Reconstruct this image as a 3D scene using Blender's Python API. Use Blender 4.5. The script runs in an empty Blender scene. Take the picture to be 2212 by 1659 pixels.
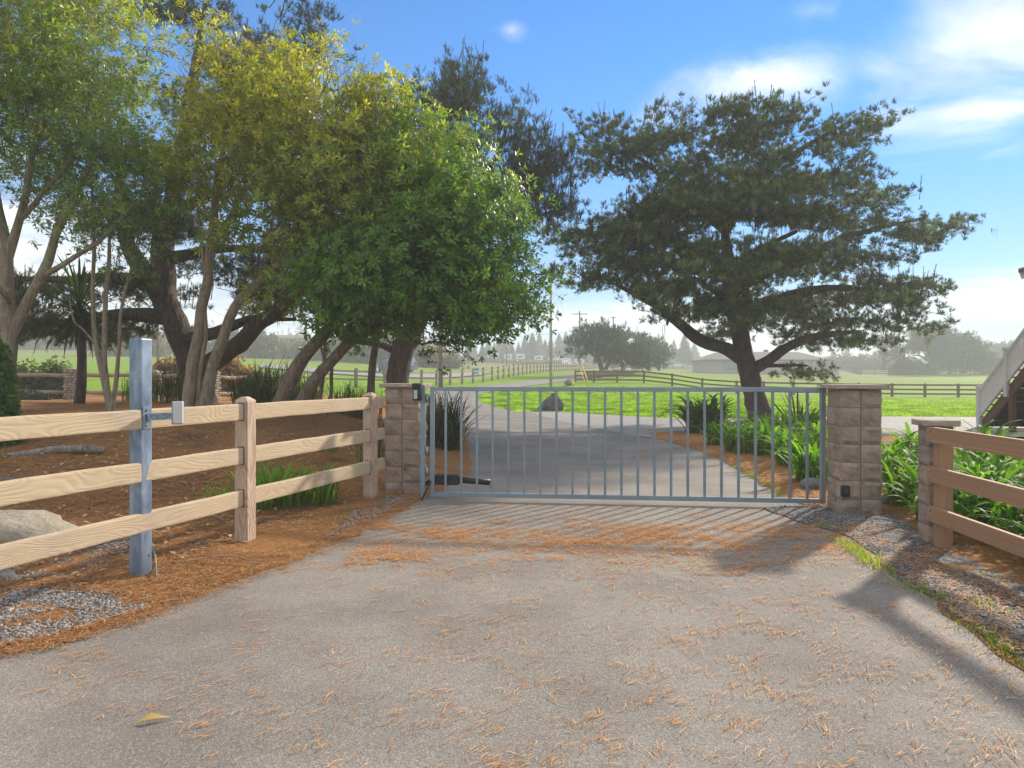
import bpy, math, random
import numpy as np
from mathutils import Vector, Matrix, noise as mnoise
from mathutils.geometry import delaunay_2d_cdt

R = math.radians
SC = bpy.context.scene
COL = SC.collection
# ------------------------------------------------------------------ camera
F, CX, HZ, CAMZ = 1534.0, 1106.0, 815.0, 1.42      # focal length, centre and horizon in units of a 2212 px wide picture
cam = bpy.data.cameras.new('camera'); cam_o = bpy.data.objects.new('camera', cam); COL.objects.link(cam_o)
cam.sensor_width = 36; cam.lens = 36 * F / 2212; cam.shift_y = -(829.5 - HZ) / 2212
cam.clip_start = 0.05; cam.clip_end = 3000
cam_o.location = (0, 0, CAMZ); cam_o.rotation_euler = (R(90), 0, 0)
SC.camera = cam_o
# ------------------------------------------------------------------ sky and sun
SUN_AZ, SUN_EL = R(41), R(26)                       # azimuth from +Y towards +X
world = bpy.data.worlds.new('World'); SC.world = world; world.use_nodes = True
wn, wl = world.node_tree.nodes, world.node_tree.links
wn.clear()
sky = wn.new('ShaderNodeTexSky'); sky.sky_type = 'NISHITA'; sky.sun_disc = False
sky.sun_elevation = SUN_EL; sky.sun_rotation = SUN_AZ
sky.air_density = 1.0; sky.dust_density = 0.0; sky.ozone_density = 2.0; sky.altitude = 10
wbg = wn.new('ShaderNodeBackground'); wbg.inputs['Strength'].default_value = 0.075
wout = wn.new('ShaderNodeOutputWorld')
tc = wn.new('ShaderNodeTexCoord')
sep = wn.new('ShaderNodeSeparateXYZ'); wl.new(tc.outputs['Generated'], sep.inputs[0])
def wmath(op, a, b=None, c=None, clamp=False):
    n = wn.new('ShaderNodeMath'); n.operation = op; n.use_clamp = clamp
    for i, v in enumerate((a, b, c)):
        if v is None: continue
        if isinstance(v, (int, float)): n.inputs[i].default_value = v
        else: wl.new(v, n.inputs[i])
    return n.outputs[0]
zc = wmath('ADD', wmath('MAXIMUM', sep.outputs[2], 0.0), 0.12)
cmb = wn.new('ShaderNodeCombineXYZ')
wl.new(wmath('DIVIDE', sep.outputs[0], zc), cmb.inputs[0]); wl.new(wmath('DIVIDE', sep.outputs[1], zc), cmb.inputs[1])
def wnoise(scale, detail, off, rough=0.55, dist=0.0):
    mp = wn.new('ShaderNodeMapping'); mp.inputs['Location'].default_value = off
    wl.new(cmb.outputs[0], mp.inputs[0])
    n = wn.new('ShaderNodeTexNoise'); n.inputs['Scale'].default_value = scale; n.inputs['Detail'].default_value = detail
    n.inputs['Roughness'].default_value = rough; n.inputs['Distortion'].default_value = dist
    wl.new(mp.outputs[0], n.inputs['Vector']); return n.outputs['Fac']
big = wnoise(0.55, 3, (3.1, 7.4, 0)); fine = wnoise(1.7, 9, (1.3, 0.7, 2), 0.6, 0.5)
def wdir(px, py):
    v = Vector(((px - CX) / F, 1, (HZ - py) / F)); v.normalize(); return v
def blob(px, py, size, sx=1.0):
    d = wdir(px, py)
    s = wn.new('ShaderNodeVectorMath'); s.operation = 'SUBTRACT'; wl.new(tc.outputs['Generated'], s.inputs[0]); s.inputs[1].default_value = d
    m = wn.new('ShaderNodeVectorMath'); m.operation = 'MULTIPLY'; wl.new(s.outputs[0], m.inputs[0]); m.inputs[1].default_value = (1 / sx, 1 / sx, 1)
    l = wn.new('ShaderNodeVectorMath'); l.operation = 'LENGTH'; wl.new(m.outputs[0], l.inputs[0])
    return wmath('SUBTRACT', 1.0, wmath('DIVIDE', l.outputs['Value'], size), clamp=True)
cover = wmath('MULTIPLY', blob(2170, 50, 0.11, 1.6), 0.88)
for b in ((1600, 185, 0.07, 2.6, 0.52), (2150, 245, 0.07, 2.6, 0.55), (1105, 65, 0.035, 1.5, 0.55), (1400, 260, 0.08, 2.4, 0.40), (960, 15, 0.035, 2.4, 0.4), (1760, 20, 0.04, 3, 0.3)):
    cover = wmath('MAXIMUM', cover, wmath('MULTIPLY', blob(*b[:4]), b[4]))
gapv = wn.new('ShaderNodeVectorMath'); gapv.operation = 'SUBTRACT'; wl.new(cmb.outputs[0], gapv.inputs[0]); gapv.inputs[1].default_value = (0.35, 2.5, 0)
gaps = wn.new('ShaderNodeVectorMath'); gaps.operation = 'MULTIPLY'; wl.new(gapv.outputs[0], gaps.inputs[0]); gaps.inputs[1].default_value = (0.55, 0.62, 0)
gapl = wn.new('ShaderNodeVectorMath'); gapl.operation = 'LENGTH'; wl.new(gaps.outputs[0], gapl.inputs[0])
fill_cloud = wn.new('ShaderNodeMapRange'); fill_cloud.interpolation_type = 'SMOOTHSTEP'; wl.new(gapl.outputs['Value'], fill_cloud.inputs['Value'])
fill_cloud.inputs['From Min'].default_value = 0.75; fill_cloud.inputs['From Max'].default_value = 1.5; fill_cloud.inputs['To Min'].default_value = 0.0; fill_cloud.inputs['To Max'].default_value = 0.50  # extra cloud around the clear gap, added out of view to lift the fill light
cover = wmath('ADD', cover, wmath('ADD', wmath('MULTIPLY', wmath('SUBTRACT', big, 0.52), 1.3), fill_cloud.outputs[0]))
cl = wmath('ADD', cover, wmath('MULTIPLY', wmath('SUBTRACT', fine, 0.5), 1.3))
clr = wn.new('ShaderNodeMapRange'); clr.interpolation_type = 'SMOOTHSTEP'
clr.inputs['From Min'].default_value = 0.12; clr.inputs['From Max'].default_value = 0.85
wl.new(cl, clr.inputs['Value'])
cmix = wn.new('ShaderNodeMix'); cmix.data_type = 'RGBA'
wl.new(clr.outputs[0], cmix.inputs['Factor']); tint = wn.new('ShaderNodeMix'); tint.data_type = 'RGBA'; tint.blend_type = 'MULTIPLY'; tint.inputs['Factor'].default_value = 1.0
wl.new(sky.outputs[0], tint.inputs[6]); tfac = wn.new('ShaderNodeMapRange'); tfac.interpolation_type = 'SMOOTHSTEP'; wl.new(sep.outputs[2], tfac.inputs['Value'])
tfac.inputs['From Min'].default_value = -0.02; tfac.inputs['From Max'].default_value = 0.42
thz = wn.new('ShaderNodeMix'); thz.data_type = 'RGBA'; wl.new(tfac.outputs[0], thz.inputs['Factor']); thz.inputs[6].default_value = (0.44, 0.52, 0.62, 1); thz.inputs[7].default_value = (0.18, 0.59, 0.95, 1)
wl.new(thz.outputs[2], tint.inputs[7])
wl.new(tint.outputs[2], cmix.inputs[6]); cbr = wn.new('ShaderNodeMapRange'); wl.new(wnoise(2.6, 6, (4.4, 2.2, 1)), cbr.inputs['Value']); cbr.inputs['From Min'].default_value = 0.3; cbr.inputs['From Max'].default_value = 0.7; cbr.inputs['To Min'].default_value = 5.5; cbr.inputs['To Max'].default_value = 9.0
ccol = wn.new('ShaderNodeCombineColor'); wl.new(cbr.outputs[0], ccol.inputs[0]); wl.new(wmath('MULTIPLY', cbr.outputs[0], 0.965), ccol.inputs[1]); wl.new(wmath('MULTIPLY', cbr.outputs[0], 0.925), ccol.inputs[2]); wl.new(ccol.outputs[0], cmix.inputs[7])
wl.new(cmix.outputs[2], wbg.inputs['Color']); wl.new(wbg.outputs[0], wout.inputs[0])

sun = bpy.data.lights.new('sun', 'SUN'); sun_o = bpy.data.objects.new('sun', sun); COL.objects.link(sun_o)
sun.energy = 2.5; sun.angle = R(2.4); sun.color = (1.0, 0.9, 0.76)
sdir = Vector((math.sin(SUN_AZ) * math.cos(SUN_EL), math.cos(SUN_AZ) * math.cos(SUN_EL), math.sin(SUN_EL)))
sun_o.rotation_euler = sdir.to_track_quat('Z', 'Y').to_euler(); sun_o.location = (20, 20, 40)
SC.view_settings.view_transform = 'Standard'; SC.view_settings.look = 'None'
SC.view_settings.exposure = 1.46; SC.view_settings.gamma = 1.0; SC.view_settings.use_curve_mapping = False
SC.render.engine = 'CYCLES'
cy = SC.cycles
cy.max_bounces = 6; cy.diffuse_bounces = 3; cy.glossy_bounces = 2; cy.transmission_bounces = 4; cy.volume_bounces = 2
cy.transparent_max_bounces = 6; cy.use_denoising = True; cy.sample_clamp_indirect = 6
cy.use_adaptive_sampling = True; cy.adaptive_threshold = 0.015

# ------------------------------------------------------------------ terrain height
COLS = [-300, 100, 400, 700, 1000, 1250, 1391, 1460, 1530, 1700, 1950, 2300, 2700]
ROWS = [
 (5.2,  [0.03, 0.0, 0, 0, 0, 0, 0, 0, 0, 0, 0, 0, 0]),
 (6.5,  [.15, .12, .04, 0, 0, 0, 0, 0, 0, 0, 0, 0, 0]),
 (8,    [.30, .30, .18, .0, 0, 0, 0, 0, 0, 0, 0, 0, 0]),
 (10,   [.52, .52, .42, .22, 0, 0, 0, 0, 0, 0, 0, 0, 0]),
 (14,   [.85, .85, .82, .68, .12, 0, 0, 0, 0, .03, .05, 0, 0]),
 (18,   [.80, .80, .78, .65, .10, 0, 0, 0, 0, .03, .03, 0, 0]),
 (24,   [.60, .60, .56, .50, .05, 0, 0, 0, 0, 0, 0, 0, 0]),
 (40,   [1.0, 1.0, .90, .75, .25, .15, .10, .05, 0, 0, -.05, -.1, -.1]),
 (50,   [1.6, 1.6, 1.4, 1.1, .50, .42, .40, .30, .02, -.05, -.10, -.15, -.15]),
 (62,   [2.2, 2.2, 2.0, 1.6, 1.0, .85, .98, .58, .08, -.05, -.20, -.2, -.2]),
 (80,   [3.2, 3.2, 3.0, 2.6, 1.9, 1.75, 2.0, 1.6, .7, .3, .1, 0, 0]),
 (120,  [5.4, 5.4, 5.0, 4.3, 3.0, 2.5, 2.4, 2.2, 1.8, 1.6, 1.2, 1.2, 1.2]),
 (150,  [7.3, 7.3, 6.8, 6.0, 4.0, 3.2, 2.9, 2.7, 2.4, 2.2, 2.0, 2.0, 2.0]),
 (200,  [11, 11, 10.5, 9, 6.0, 4.4, 4.0, 4.0, 3.9, 3.6, 3.4, 4.5, 4.5]),
 (260,  [14, 14, 14, 12, 8.0, 6.5, 6.5, 6.5, 6.8, 7.0, 7.6, 10, 10]),
 (400,  [15, 15, 15, 13, 10, 10, 11, 11, 11, 11, 12, 14, 14]),
 (900,  [15, 15, 15, 13, 10, 10, 11, 11, 11, 11, 12, 14, 14]),
]
LG = np.linspace(math.log(3.0), math.log(900), 260); PG = np.arange(-320, 2721, 10.0)
_rt = np.array([np.interp(PG, COLS, r) for _, r in ROWS]); _ry = np.log([3.0] + [y for y, _ in ROWS]); _rt = np.vstack([np.zeros(len(PG)), _rt])
TAB = np.array([np.interp(LG, _ry, _rt[:, j]) for j in range(len(PG))]).T
def _gs(a, s, ax):
    k = np.exp(-0.5 * (np.arange(-3 * s, 3 * s + 1) / s) ** 2); k /= k.sum()
    p = [(0, 0), (0, 0)]; p[ax] = (3 * s, 3 * s)
    return np.apply_along_axis(lambda v: np.convolve(v, k, 'valid'), ax, np.pad(a, p, mode='edge'))
TAB = _gs(_gs(TAB, 3, 0), 3, 1)
def hz(x, y):
    x = np.asarray(x, float); y = np.asarray(y, float)
    yy = np.clip(y, 3.0, 899)
    a = np.clip((np.log(yy) - LG[0]) / (LG[1] - LG[0]), 0, len(LG) - 1.001)
    b = np.clip((CX + F * x / yy - PG[0]) / 10.0, 0, len(PG) - 1.001)
    i = a.astype(int); j = b.astype(int); u = a - i; v = b - j
    return (TAB[i, j] * (1 - u) * (1 - v) + TAB[i + 1, j] * u * (1 - v) + TAB[i, j + 1] * (1 - u) * v + TAB[i + 1, j + 1] * u * v)
def at(px, py, d): return Vector(((px - CX) / F * d, d, CAMZ - (py - HZ) / F * d))
def gp(px, d):
    x = (px - CX) / F * d; return Vector((x, d, float(hz(x, d))))
def g0(px, py):                                     # point of the flat near ground under a picture point
    d = CAMZ * F / (py - HZ); return ((px - CX) / F * d, d)
def gx(x, y): return Vector((x, y, float(hz(x, y))))

# ------------------------------------------------------------------ materials
MATS = {}
class NT:
    def __init__(s, m): s.n = m.node_tree.nodes; s.l = m.node_tree.links
    def new(s, t, **kw):
        n = s.n.new(t)
        for k, v in kw.items():
            if hasattr(n, k): setattr(n, k, v)
        return n
    def setin(s, sock, v):
        if hasattr(v, 'is_output') or isinstance(v, bpy.types.NodeSocket): s.l.new(v, sock)
        else:
            if isinstance(v, (tuple, list)) and len(v) == 3 and sock.type == 'RGBA': v = (*v, 1)
            sock.default_value = v
    def coord(s, kind='Object', scale=(1, 1, 1), loc=(0, 0, 0), rnd=False):
        t = s.new('ShaderNodeTexCoord'); m = s.new('ShaderNodeMapping'); m.inputs['Scale'].default_value = scale; m.inputs['Location'].default_value = loc
        if kind == 'World':
            g = s.new('ShaderNodeNewGeometry'); s.l.new(g.outputs['Position'], m.inputs[0])
        else: s.l.new(t.outputs[kind], m.inputs[0])
        if rnd:
            oi = s.new('ShaderNodeObjectInfo'); mm = s.new('ShaderNodeVectorMath'); mm.operation = 'MULTIPLY_ADD'
            s.l.new(oi.outputs['Random'], mm.inputs[0]); mm.inputs[1].default_value = (37, 53, 71); s.l.new(m.outputs[0], mm.inputs[2]); return mm.outputs[0]
        return m.outputs[0]
    def noise(s, vec, scale, detail=4, rough=0.55, dist=0.0, out='Fac'):
        n = s.new('ShaderNodeTexNoise'); n.inputs['Scale'].default_value = scale; n.inputs['Detail'].default_value = detail
        n.inputs['Roughness'].default_value = rough; n.inputs['Distortion'].default_value = dist; s.l.new(vec, n.inputs['Vector']); return n.outputs[out]
    def voro(s, vec, scale, out='Distance', feature='F1'):
        n = s.new('ShaderNodeTexVoronoi', feature=feature); n.inputs['Scale'].default_value = scale; s.l.new(vec, n.inputs['Vector']); return n.outputs[out]
    def ramp(s, fac, stops, interp='LINEAR'):
        n = s.new('ShaderNodeValToRGB'); cr = n.color_ramp; cr.interpolation = interp
        while len(cr.elements) < len(stops): cr.elements.new(0.5)
        for e, (p, c) in zip(cr.elements, stops): e.position = p; e.color = (*c, 1) if len(c) == 3 else c
        s.l.new(fac, n.inputs[0]); return n.outputs[0]
    def mix(s, f, a, b, mode='MIX'):
        n = s.new('ShaderNodeMix', data_type='RGBA', blend_type=mode)
        s.setin(n.inputs['Factor'], f); s.setin(n.inputs[6], a); s.setin(n.inputs[7], b); return n.outputs[2]
    def math(s, op, a, b=0.0, c=None, clamp=False):
        n = s.new('ShaderNodeMath', operation=op); n.use_clamp = clamp
        s.setin(n.inputs[0], a); s.setin(n.inputs[1], b)
        if c is not None: s.setin(n.inputs[2], c)
        return n.outputs[0]
    def smooth(s, v, a, b, lo=0.0, hi=1.0):
        n = s.new('ShaderNodeMapRange', interpolation_type='SMOOTHSTEP'); s.setin(n.inputs[0], v)
        n.inputs[1].default_value = a; n.inputs[2].default_value = b; n.inputs[3].default_value = lo; n.inputs[4].default_value = hi; return n.outputs[0]
    def bump(s, h, strength=0.5, dist=0.01, normal=None):
        n = s.new('ShaderNodeBump'); n.inputs['Strength'].default_value = strength; n.inputs['Distance'].default_value = dist
        s.setin(n.inputs['Height'], h)
        if normal is not None: s.l.new(normal, n.inputs['Normal'])
        return n.outputs[0]
def newmat(name):
    m = bpy.data.materials.new(name); m.use_nodes = True; m.node_tree.nodes.clear(); MATS[name] = m
    return m, NT(m)
def finish(t, color, rough=0.8, bump=None, metal=0.0, spec=0.4, trans=0.0, tcolor=None):
    p = t.new('ShaderNodeBsdfPrincipled'); t.setin(p.inputs['Base Color'], color); t.setin(p.inputs['Roughness'], rough)
    p.inputs['Metallic'].default_value = metal; p.inputs['Specular IOR Level'].default_value = spec
    if bump is not None: t.l.new(bump, p.inputs['Normal'])
    o = t.new('ShaderNodeOutputMaterial')
    if trans > 0:
        tr = t.new('ShaderNodeBsdfTranslucent'); t.setin(tr.inputs[0], tcolor if tcolor is not None else color)
        mx = t.new('ShaderNodeMixShader'); mx.inputs[0].default_value = trans
        t.l.new(p.outputs[0], mx.inputs[1]); t.l.new(tr.outputs[0], mx.inputs[2]); t.l.new(mx.outputs[0], o.inputs[0])
    else: t.l.new(p.outputs[0], o.inputs[0])
def M_simple(name, c, rough=0.7, var=0.2, scale=6.0, bump=0.15, bdist=0.01, metal=0.0, spec=0.4, rnd=True, c2=None):
    m, t = newmat(name); v = t.coord('Object', rnd=rnd); n = t.noise(v, scale, 6, 0.6)
    c2 = c2 or tuple(x * (1 - 2 * var) for x in c)
    col = t.ramp(n, [(0.3, c2), (0.7, c)])
    b = t.bump(t.noise(v, scale * 4, 5), bump, bdist) if bump else None
    finish(t, col, rough, b, metal, spec); return m
def M_leaf(name, trans=0.35, rough=0.42, boost=1.6, spec=0.5):
    m, t = newmat(name); a = t.new('ShaderNodeAttribute', attribute_name='Col')
    tcol = t.mix(1.0, a.outputs['Color'], (1.25 * boost, 1.35 * boost, 0.5 * boost), 'MULTIPLY')
    finish(t, a.outputs['Color'], rough, None, 0, spec, trans, tcol); return m
def M_bark(name, c1, c2, scale=6, lichen=None, bd=0.03):
    m, t = newmat(name); v = t.coord('World', (1, 1, 0.22)); n = t.noise(v, scale * 2.2, 6, 0.65, 0.4)
    col = t.ramp(n, [(0.32, c1), (0.68, c2)])
    if lichen:
        w = t.coord('World'); k = t.smooth(t.noise(w, 7, 5, 0.65), 0.52, 0.66); col = t.mix(k, col, lichen)
    v2 = t.voro(v, scale * 3.2, 'Distance')
    finish(t, col, 0.9, t.bump(t.math('ADD', n, v2), 0.8, bd), 0, 0.2); return m

M_leaf('leaf_glossy', 0.45, 0.42, 1.7); M_leaf('leaf_needle', 0.14, 0.6, 1.5, 0.25); M_leaf('leaf_strap', 0.48, 0.6, 1.7, 0.15); M_leaf('leaf_grass', 0.4, 0.7, 1.5, 0.08)
M_leaf('litter', 0.12, 0.7, 1.0, 0.2)
M_bark('bark_pale', (.15, .115, .085), (.36, .28, .21), 7, (.30, .28, .22), 0.012)
M_bark('bark_dark', (.035, .027, .022), (.12, .088, .066), 6)
M_bark('bark_brown', (.10, .07, .05), (.26, .185, .135), 7, (.22, .20, .15), 0.014)
M_bark('twig_grey', (.13, .10, .08), (.26, .21, .165), 10)
M_bark('driftwood', (.16, .13, .11), (.38, .33, .28), 8)

m, t = newmat('asphalt'); v = t.coord('World')
ag = t.voro(v, 150, 'Color'); sp = t.new('ShaderNodeSeparateColor'); t.l.new(ag, sp.inputs[0])
grain = t.ramp(sp.outputs[0], [(0.0, (.16, .142, .12)), (0.45, (.25, .222, .188)), (0.85, (.32, .285, .242)), (1.0, (.47, .425, .365))])
fn = t.noise(v, 320, 2); grain = t.mix(0.35, grain, t.ramp(fn, [(0.3, (.16, .142, .12)), (0.7, (.36, .32, .27))]))
lg = t.noise(v, 0.9, 5, 0.6); grain = t.mix(t.smooth(lg, 0.35, 0.7), grain, t.mix(1.0, grain, (0.70, 0.69, 0.70), 'MULTIPLY'))
st = t.noise(v, 3.5, 5, 0.65); grain = t.mix(t.smooth(st, 0.56, 0.72, 0, 0.35), grain, (.25, .20, .155))
cr = t.voro(t.coord('World', (0.5, 0.5, 0.5), (3.3, 1.2, 0)), 0.9, 'Distance', 'DISTANCE_TO_EDGE')
wob = t.noise(v, 6, 4)
finish(t, grain, 0.86, t.bump(t.math('ADD', t.voro(v, 150), t.math('MULTIPLY', t.noise(v, 30, 4), 0.6)), 0.35, 0.004), 0, 0.25)

m, t = newmat('concrete'); v = t.coord('World')
c = t.ramp(t.noise(v, 1.2, 7, 0.62), [(0.3, (.22, .20, .175)), (0.7, (.31, .285, .25))]); c = t.mix(0.25, c, t.ramp(t.noise(v, 90, 2), [(0.3, (.2, .19, .17)), (0.7, (.5, .48, .44))]))
finish(t, c, 0.85, t.bump(t.noise(v, 60, 4), 0.3, 0.005))

m, t = newmat('mulch'); v = t.coord('World')
c = t.ramp(t.noise(v, 26, 8, 0.75), [(0.28, (.20, .095, .04)), (0.45, (.42, .195, .072)), (0.6, (.56, .285, .11)), (0.78, (.66, .40, .19))])
c = t.mix(t.smooth(t.noise(v, 1.3, 5, 0.6), 0.55, 0.72, 0, 0.6), c, t.ramp(t.noise(v, 40, 5), [(0.3, (.06, .042, .032)), (0.7, (.17, .115, .075))]))
finish(t, c, 0.95, t.bump(t.noise(v, 45, 8, 0.8), 1.0, 0.05), 0, 0.1)

m, t = newmat('gravel_bed'); v = t.coord('World')
vc = t.voro(v, 55, 'Color'); sp = t.new('ShaderNodeSeparateColor'); t.l.new(vc, sp.inputs[0])
c = t.ramp(sp.outputs[0], [(0.0, (.05, .048, .048)), (0.5, (.16, .15, .145)), (1.0, (.33, .32, .30))])
c = t.mix(t.smooth(t.noise(v, 5, 5), 0.5, 0.68, 0, 0.7), c, (.16, .085, .045))
finish(t, c, 0.9, t.bump(t.voro(v, 55), 1.0, 0.02), 0, 0.2)

m, t = newmat('field_grass'); v = t.coord('World')
c = t.ramp(t.noise(v, 0.35, 7, 0.68), [(0.28, (.11, .20, .014)), (0.5, (.20, .32, .02)), (0.72, (.32, .38, .05))])
c = t.mix(0.4, c, t.ramp(t.noise(t.coord('World', (1, 0.35, 1)), 5, 6, 0.75), [(0.3, (.08, .17, .010)), (0.7, (.28, .42, .03))]))
gsep = t.new('ShaderNodeSeparateXYZ'); gg = t.new('ShaderNodeNewGeometry'); t.l.new(gg.outputs['Position'], gsep.inputs[0])
dry = t.math('MULTIPLY', t.smooth(gsep.outputs[1], 62, 150), t.smooth(t.noise(v, 0.03, 4), 0.36, 0.55))
c = t.mix(dry, c, t.ramp(t.noise(v, 0.8, 6, 0.7), [(0.3, (.14, .125, .04)), (0.7, (.26, .22, .08))]))
hill = t.smooth(gsep.outputs[1], 165, 185); c = t.mix(hill, c, t.ramp(t.noise(v, 0.06, 7, 0.7), [(0.35, (.035, .045, .02)), (0.6, (.10, .095, .04)), (0.75, (.16, .12, .06))]))
finish(t, c, 0.9, t.bump(t.noise(v, 9, 8, 0.8), 0.6, 0.06), 0, 0.04)

m, t = newmat('rail_wood'); v = t.coord('Object', (0.17, 1.1, 1.0), rnd=True)
g1 = t.noise(v, 4.5, 2, 0.5, 0.5); ln = t.math('SINE', t.math('MULTIPLY', g1, 190.0)); ln01 = t.math('MULTIPLY_ADD', ln, 0.5, 0.5)
c = t.ramp(ln01, [(0.0, (.50, .37, .23)), (0.16, (.565, .43, .275)), (1.0, (.60, .465, .305))])
c = t.mix(0.30, c, t.ramp(t.noise(t.coord('Object', (1.2, 40, 40), rnd=True), 3, 4), [(0.3, (.35, .265, .17)), (0.7, (.65, .52, .355))]))
c = t.mix(t.smooth(t.noise(t.coord('Object', rnd=True), 2.2, 5), 0.45, 0.75, 0, 0.6), c, (.40, .33, .27))
finish(t, c, 0.85, t.bump(ln01, 0.35, 0.003), 0, 0.2)
m, t = newmat('post_wood'); v = t.coord('Object', (1.6, 1.6, 0.28), rnd=True)
g1 = t.noise(v, 4.0, 2, 0.5, 0.5); ln = t.math('MULTIPLY_ADD', t.math('SINE', t.math('MULTIPLY', g1, 90.0)), 0.5, 0.5)
c = t.ramp(ln, [(0.0, (.40, .27, .19)), (0.4, (.50, .36, .265)), (1.0, (.58, .43, .325))]); c = t.mix(0.3, c, t.ramp(t.noise(t.coord('Object', rnd=True), 5, 6), [(0.3, (.33, .23, .17)), (0.7, (.62, .47, .36))]))
finish(t, c, 0.88, t.bump(ln, 0.6, 0.004), 0, 0.2)
m, t = newmat('brown_wood'); v = t.coord('Object', (0.5, 9, 9), rnd=True)
c = t.ramp(t.noise(v, 4, 5, 0.6, 0.8), [(0.3, (.27, .145, .078)), (0.7, (.46, .275, .16))]); finish(t, c, 0.75, t.bump(t.noise(v, 6, 4), 0.3, 0.004), 0, 0.3)
M_simple('fence_brown', (.15, .088, .056), 0.85, 0.22, 3)
M_simple('fence_split', (.42, .33, .24), 0.9, 0.25, 3)
M_simple('fence_split_post', (.26, .21, .16), 0.9, 0.25, 3)
m, t = newmat('split_block'); v = t.coord('Object', rnd=True)
c = t.ramp(t.noise(v, 7, 8, 0.7), [(0.25, (.30, .225, .17)), (0.5, (.48, .375, .30)), (0.75, (.62, .51, .42))])
c = t.mix(t.smooth(t.noise(v, 70, 3), 0.60, 0.70, 0, 0.7), c, (.44, .37, .32)); oi = t.new('ShaderNodeObjectInfo')
c = t.mix(0.5, c, t.mix(1.0, c, t.ramp(oi.outputs['Random'], [(0, (.75, .76, .78)), (0.5, (1.0, .98, .96)), (1, (1.25, 1.15, 1.08))]), 'MULTIPLY'))
finish(t, c, 0.95, t.bump(t.noise(v, 38, 8, 0.8), 1.0, 0.035), 0, 0.12)
M_simple('cap_stone', (.45, .36, .29), 0.95, 0.16, 14, 0.8, 0.01)
m, t = newmat('gate_steel'); v = t.coord('World'); c = t.ramp(t.noise(v, 3, 6, 0.6), [(0.3, (.19, .245, .285)), (0.7, (.27, .325, .365))]); finish(t, c, 0.5, t.bump(t.noise(v, 60, 3), 0.08, 0.002), 0.35, 0.5)
m, t = newmat('galvanized'); v = t.coord('Object', (1, 1, 0.35)); n = t.noise(v, 9, 7, 0.62, 0.4)
c = t.ramp(n, [(0.30, (.085, .12, .18)), (0.5, (.20, .265, .36)), (0.72, (.37, .45, .56))])
c = t.mix(t.smooth(t.noise(t.coord('Object', loc=(4, 1, 9)), 14, 5), 0.70, 0.78, 0, 0.6), c, (.17, .12, .08)); zz = t.coord('Object')
finish(t, c, 0.5, t.bump(t.noise(v, 40, 3), 0.1, 0.002), 0.45, 0.5)
M_simple('keypad_white', (.62, .60, .57), 0.5, 0.06, 8, 0.05); M_simple('black_plastic', (.022, .022, .025), 0.45, 0.1, 8, 0.05)
M_simple('lamp_lens', (.5, .5, .5), 0.3, 0.05, 8, 0); M_simple('steel_hinge', (.4, .41, .42), 0.4, 0.1, 9, 0.05, metal=0.6)
M_simple('rock_grey', (.21, .205, .20), 0.9, 0.28, 5, 0.9, 0.03); M_simple('rock_tan', (.42, .36, .27), 0.9, 0.2, 4, 0.8, 0.03)
M_simple('rock_dark', (.10, .10, .105), 0.9, 0.28, 5, 0.9, 0.03)
m, t = newmat('river_stone'); oi = t.new('ShaderNodeObjectInfo'); v = t.coord('Object', rnd=True)
c = t.ramp(oi.outputs['Random'], [(0, (.20, .17, .14)), (0.35, (.36, .31, .25)), (0.7, (.45, .38, .29)), (1, (.28, .27, .26))]); finish(t, c, 0.85, t.bump(t.noise(v, 9, 4), 0.3, 0.01))
M_simple('mortar', (.22, .175, .14), 0.95, 0.2, 10, 0.6)
m, t = newmat('pebble'); a = t.new('ShaderNodeAttribute', attribute_name='Col'); finish(t, a.outputs['Color'], 0.75, None, 0, 0.35)
m, t = newmat('pole_wood'); v = t.coord('World', (1, 1, 0.12)); c = t.ramp(t.noise(v, 6, 7, 0.7), [(0.35, (.05, .036, .028)), (0.52, (.19, .135, .10)), (0.7, (.33, .25, .19))]); finish(t, c, 0.9, t.bump(t.noise(v, 20, 4), 0.5, 0.02))
m, t = newmat('pole_grey'); v = t.coord('World', (1, 1, 0.12)); c = t.ramp(t.noise(v, 6, 7, 0.7), [(0.3, (.30, .28, .25)), (0.7, (.50, .47, .43))]); finish(t, c, 0.9)
M_simple('wire', (.35, .35, .36), 0.6, 0.05, 5, 0); M_simple('guard_yellow', (.75, .50, .05), 0.5, 0.08, 5, 0)
M_simple('hydrant_yellow', (.72, .50, .06), 0.5, 0.08, 5, 0)
M_simple('wall_grey', (.34, .315, .285), 0.85, 0.05, 2, 0.1); M_simple('roof_grey', (.17, .155, .15), 0.9, 0.12, 4, 0.5, 0.03); M_simple('trim_dark', (.07, .065, .06), 0.8, 0.1, 4, 0)
M_simple('wall_blue', (.12, .16, .21), 0.85, 0.05, 2, 0.1); M_simple('trim_white', (.72, .72, .70), 0.7, 0.03, 4, 0); M_simple('rail_white', (.66, .66, .66), 0.55, 0.03, 4, 0)
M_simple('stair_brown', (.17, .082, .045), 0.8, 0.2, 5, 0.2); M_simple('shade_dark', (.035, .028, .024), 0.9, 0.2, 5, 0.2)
m, t = newmat('glass_pane'); v = t.coord('Object'); finish(t, t.ramp(t.noise(v, 2, 2), [(0.3, (.05, .07, .09)), (0.7, (.10, .14, .17))]), 0.08, None, 0, 0.9)
M_simple('car_silver', (.46, .49, .53), 0.3, 0.03, 3, 0, metal=0.6); M_simple('car_white', (.72, .72, .72), 0.3, 0.03, 3, 0); M_simple('tyre', (.02, .02, .02), 0.9, 0.1, 5, 0); M_simple('rim', (.4, .4, .42), 0.35, 0.05, 5, 0, metal=0.7)
M_simple('tail_red', (.45, .02, .02), 0.3, 0.03, 5, 0); M_simple('bin_blue', (.03, .22, .50), 0.5, 0.05, 5, 0)
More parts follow.
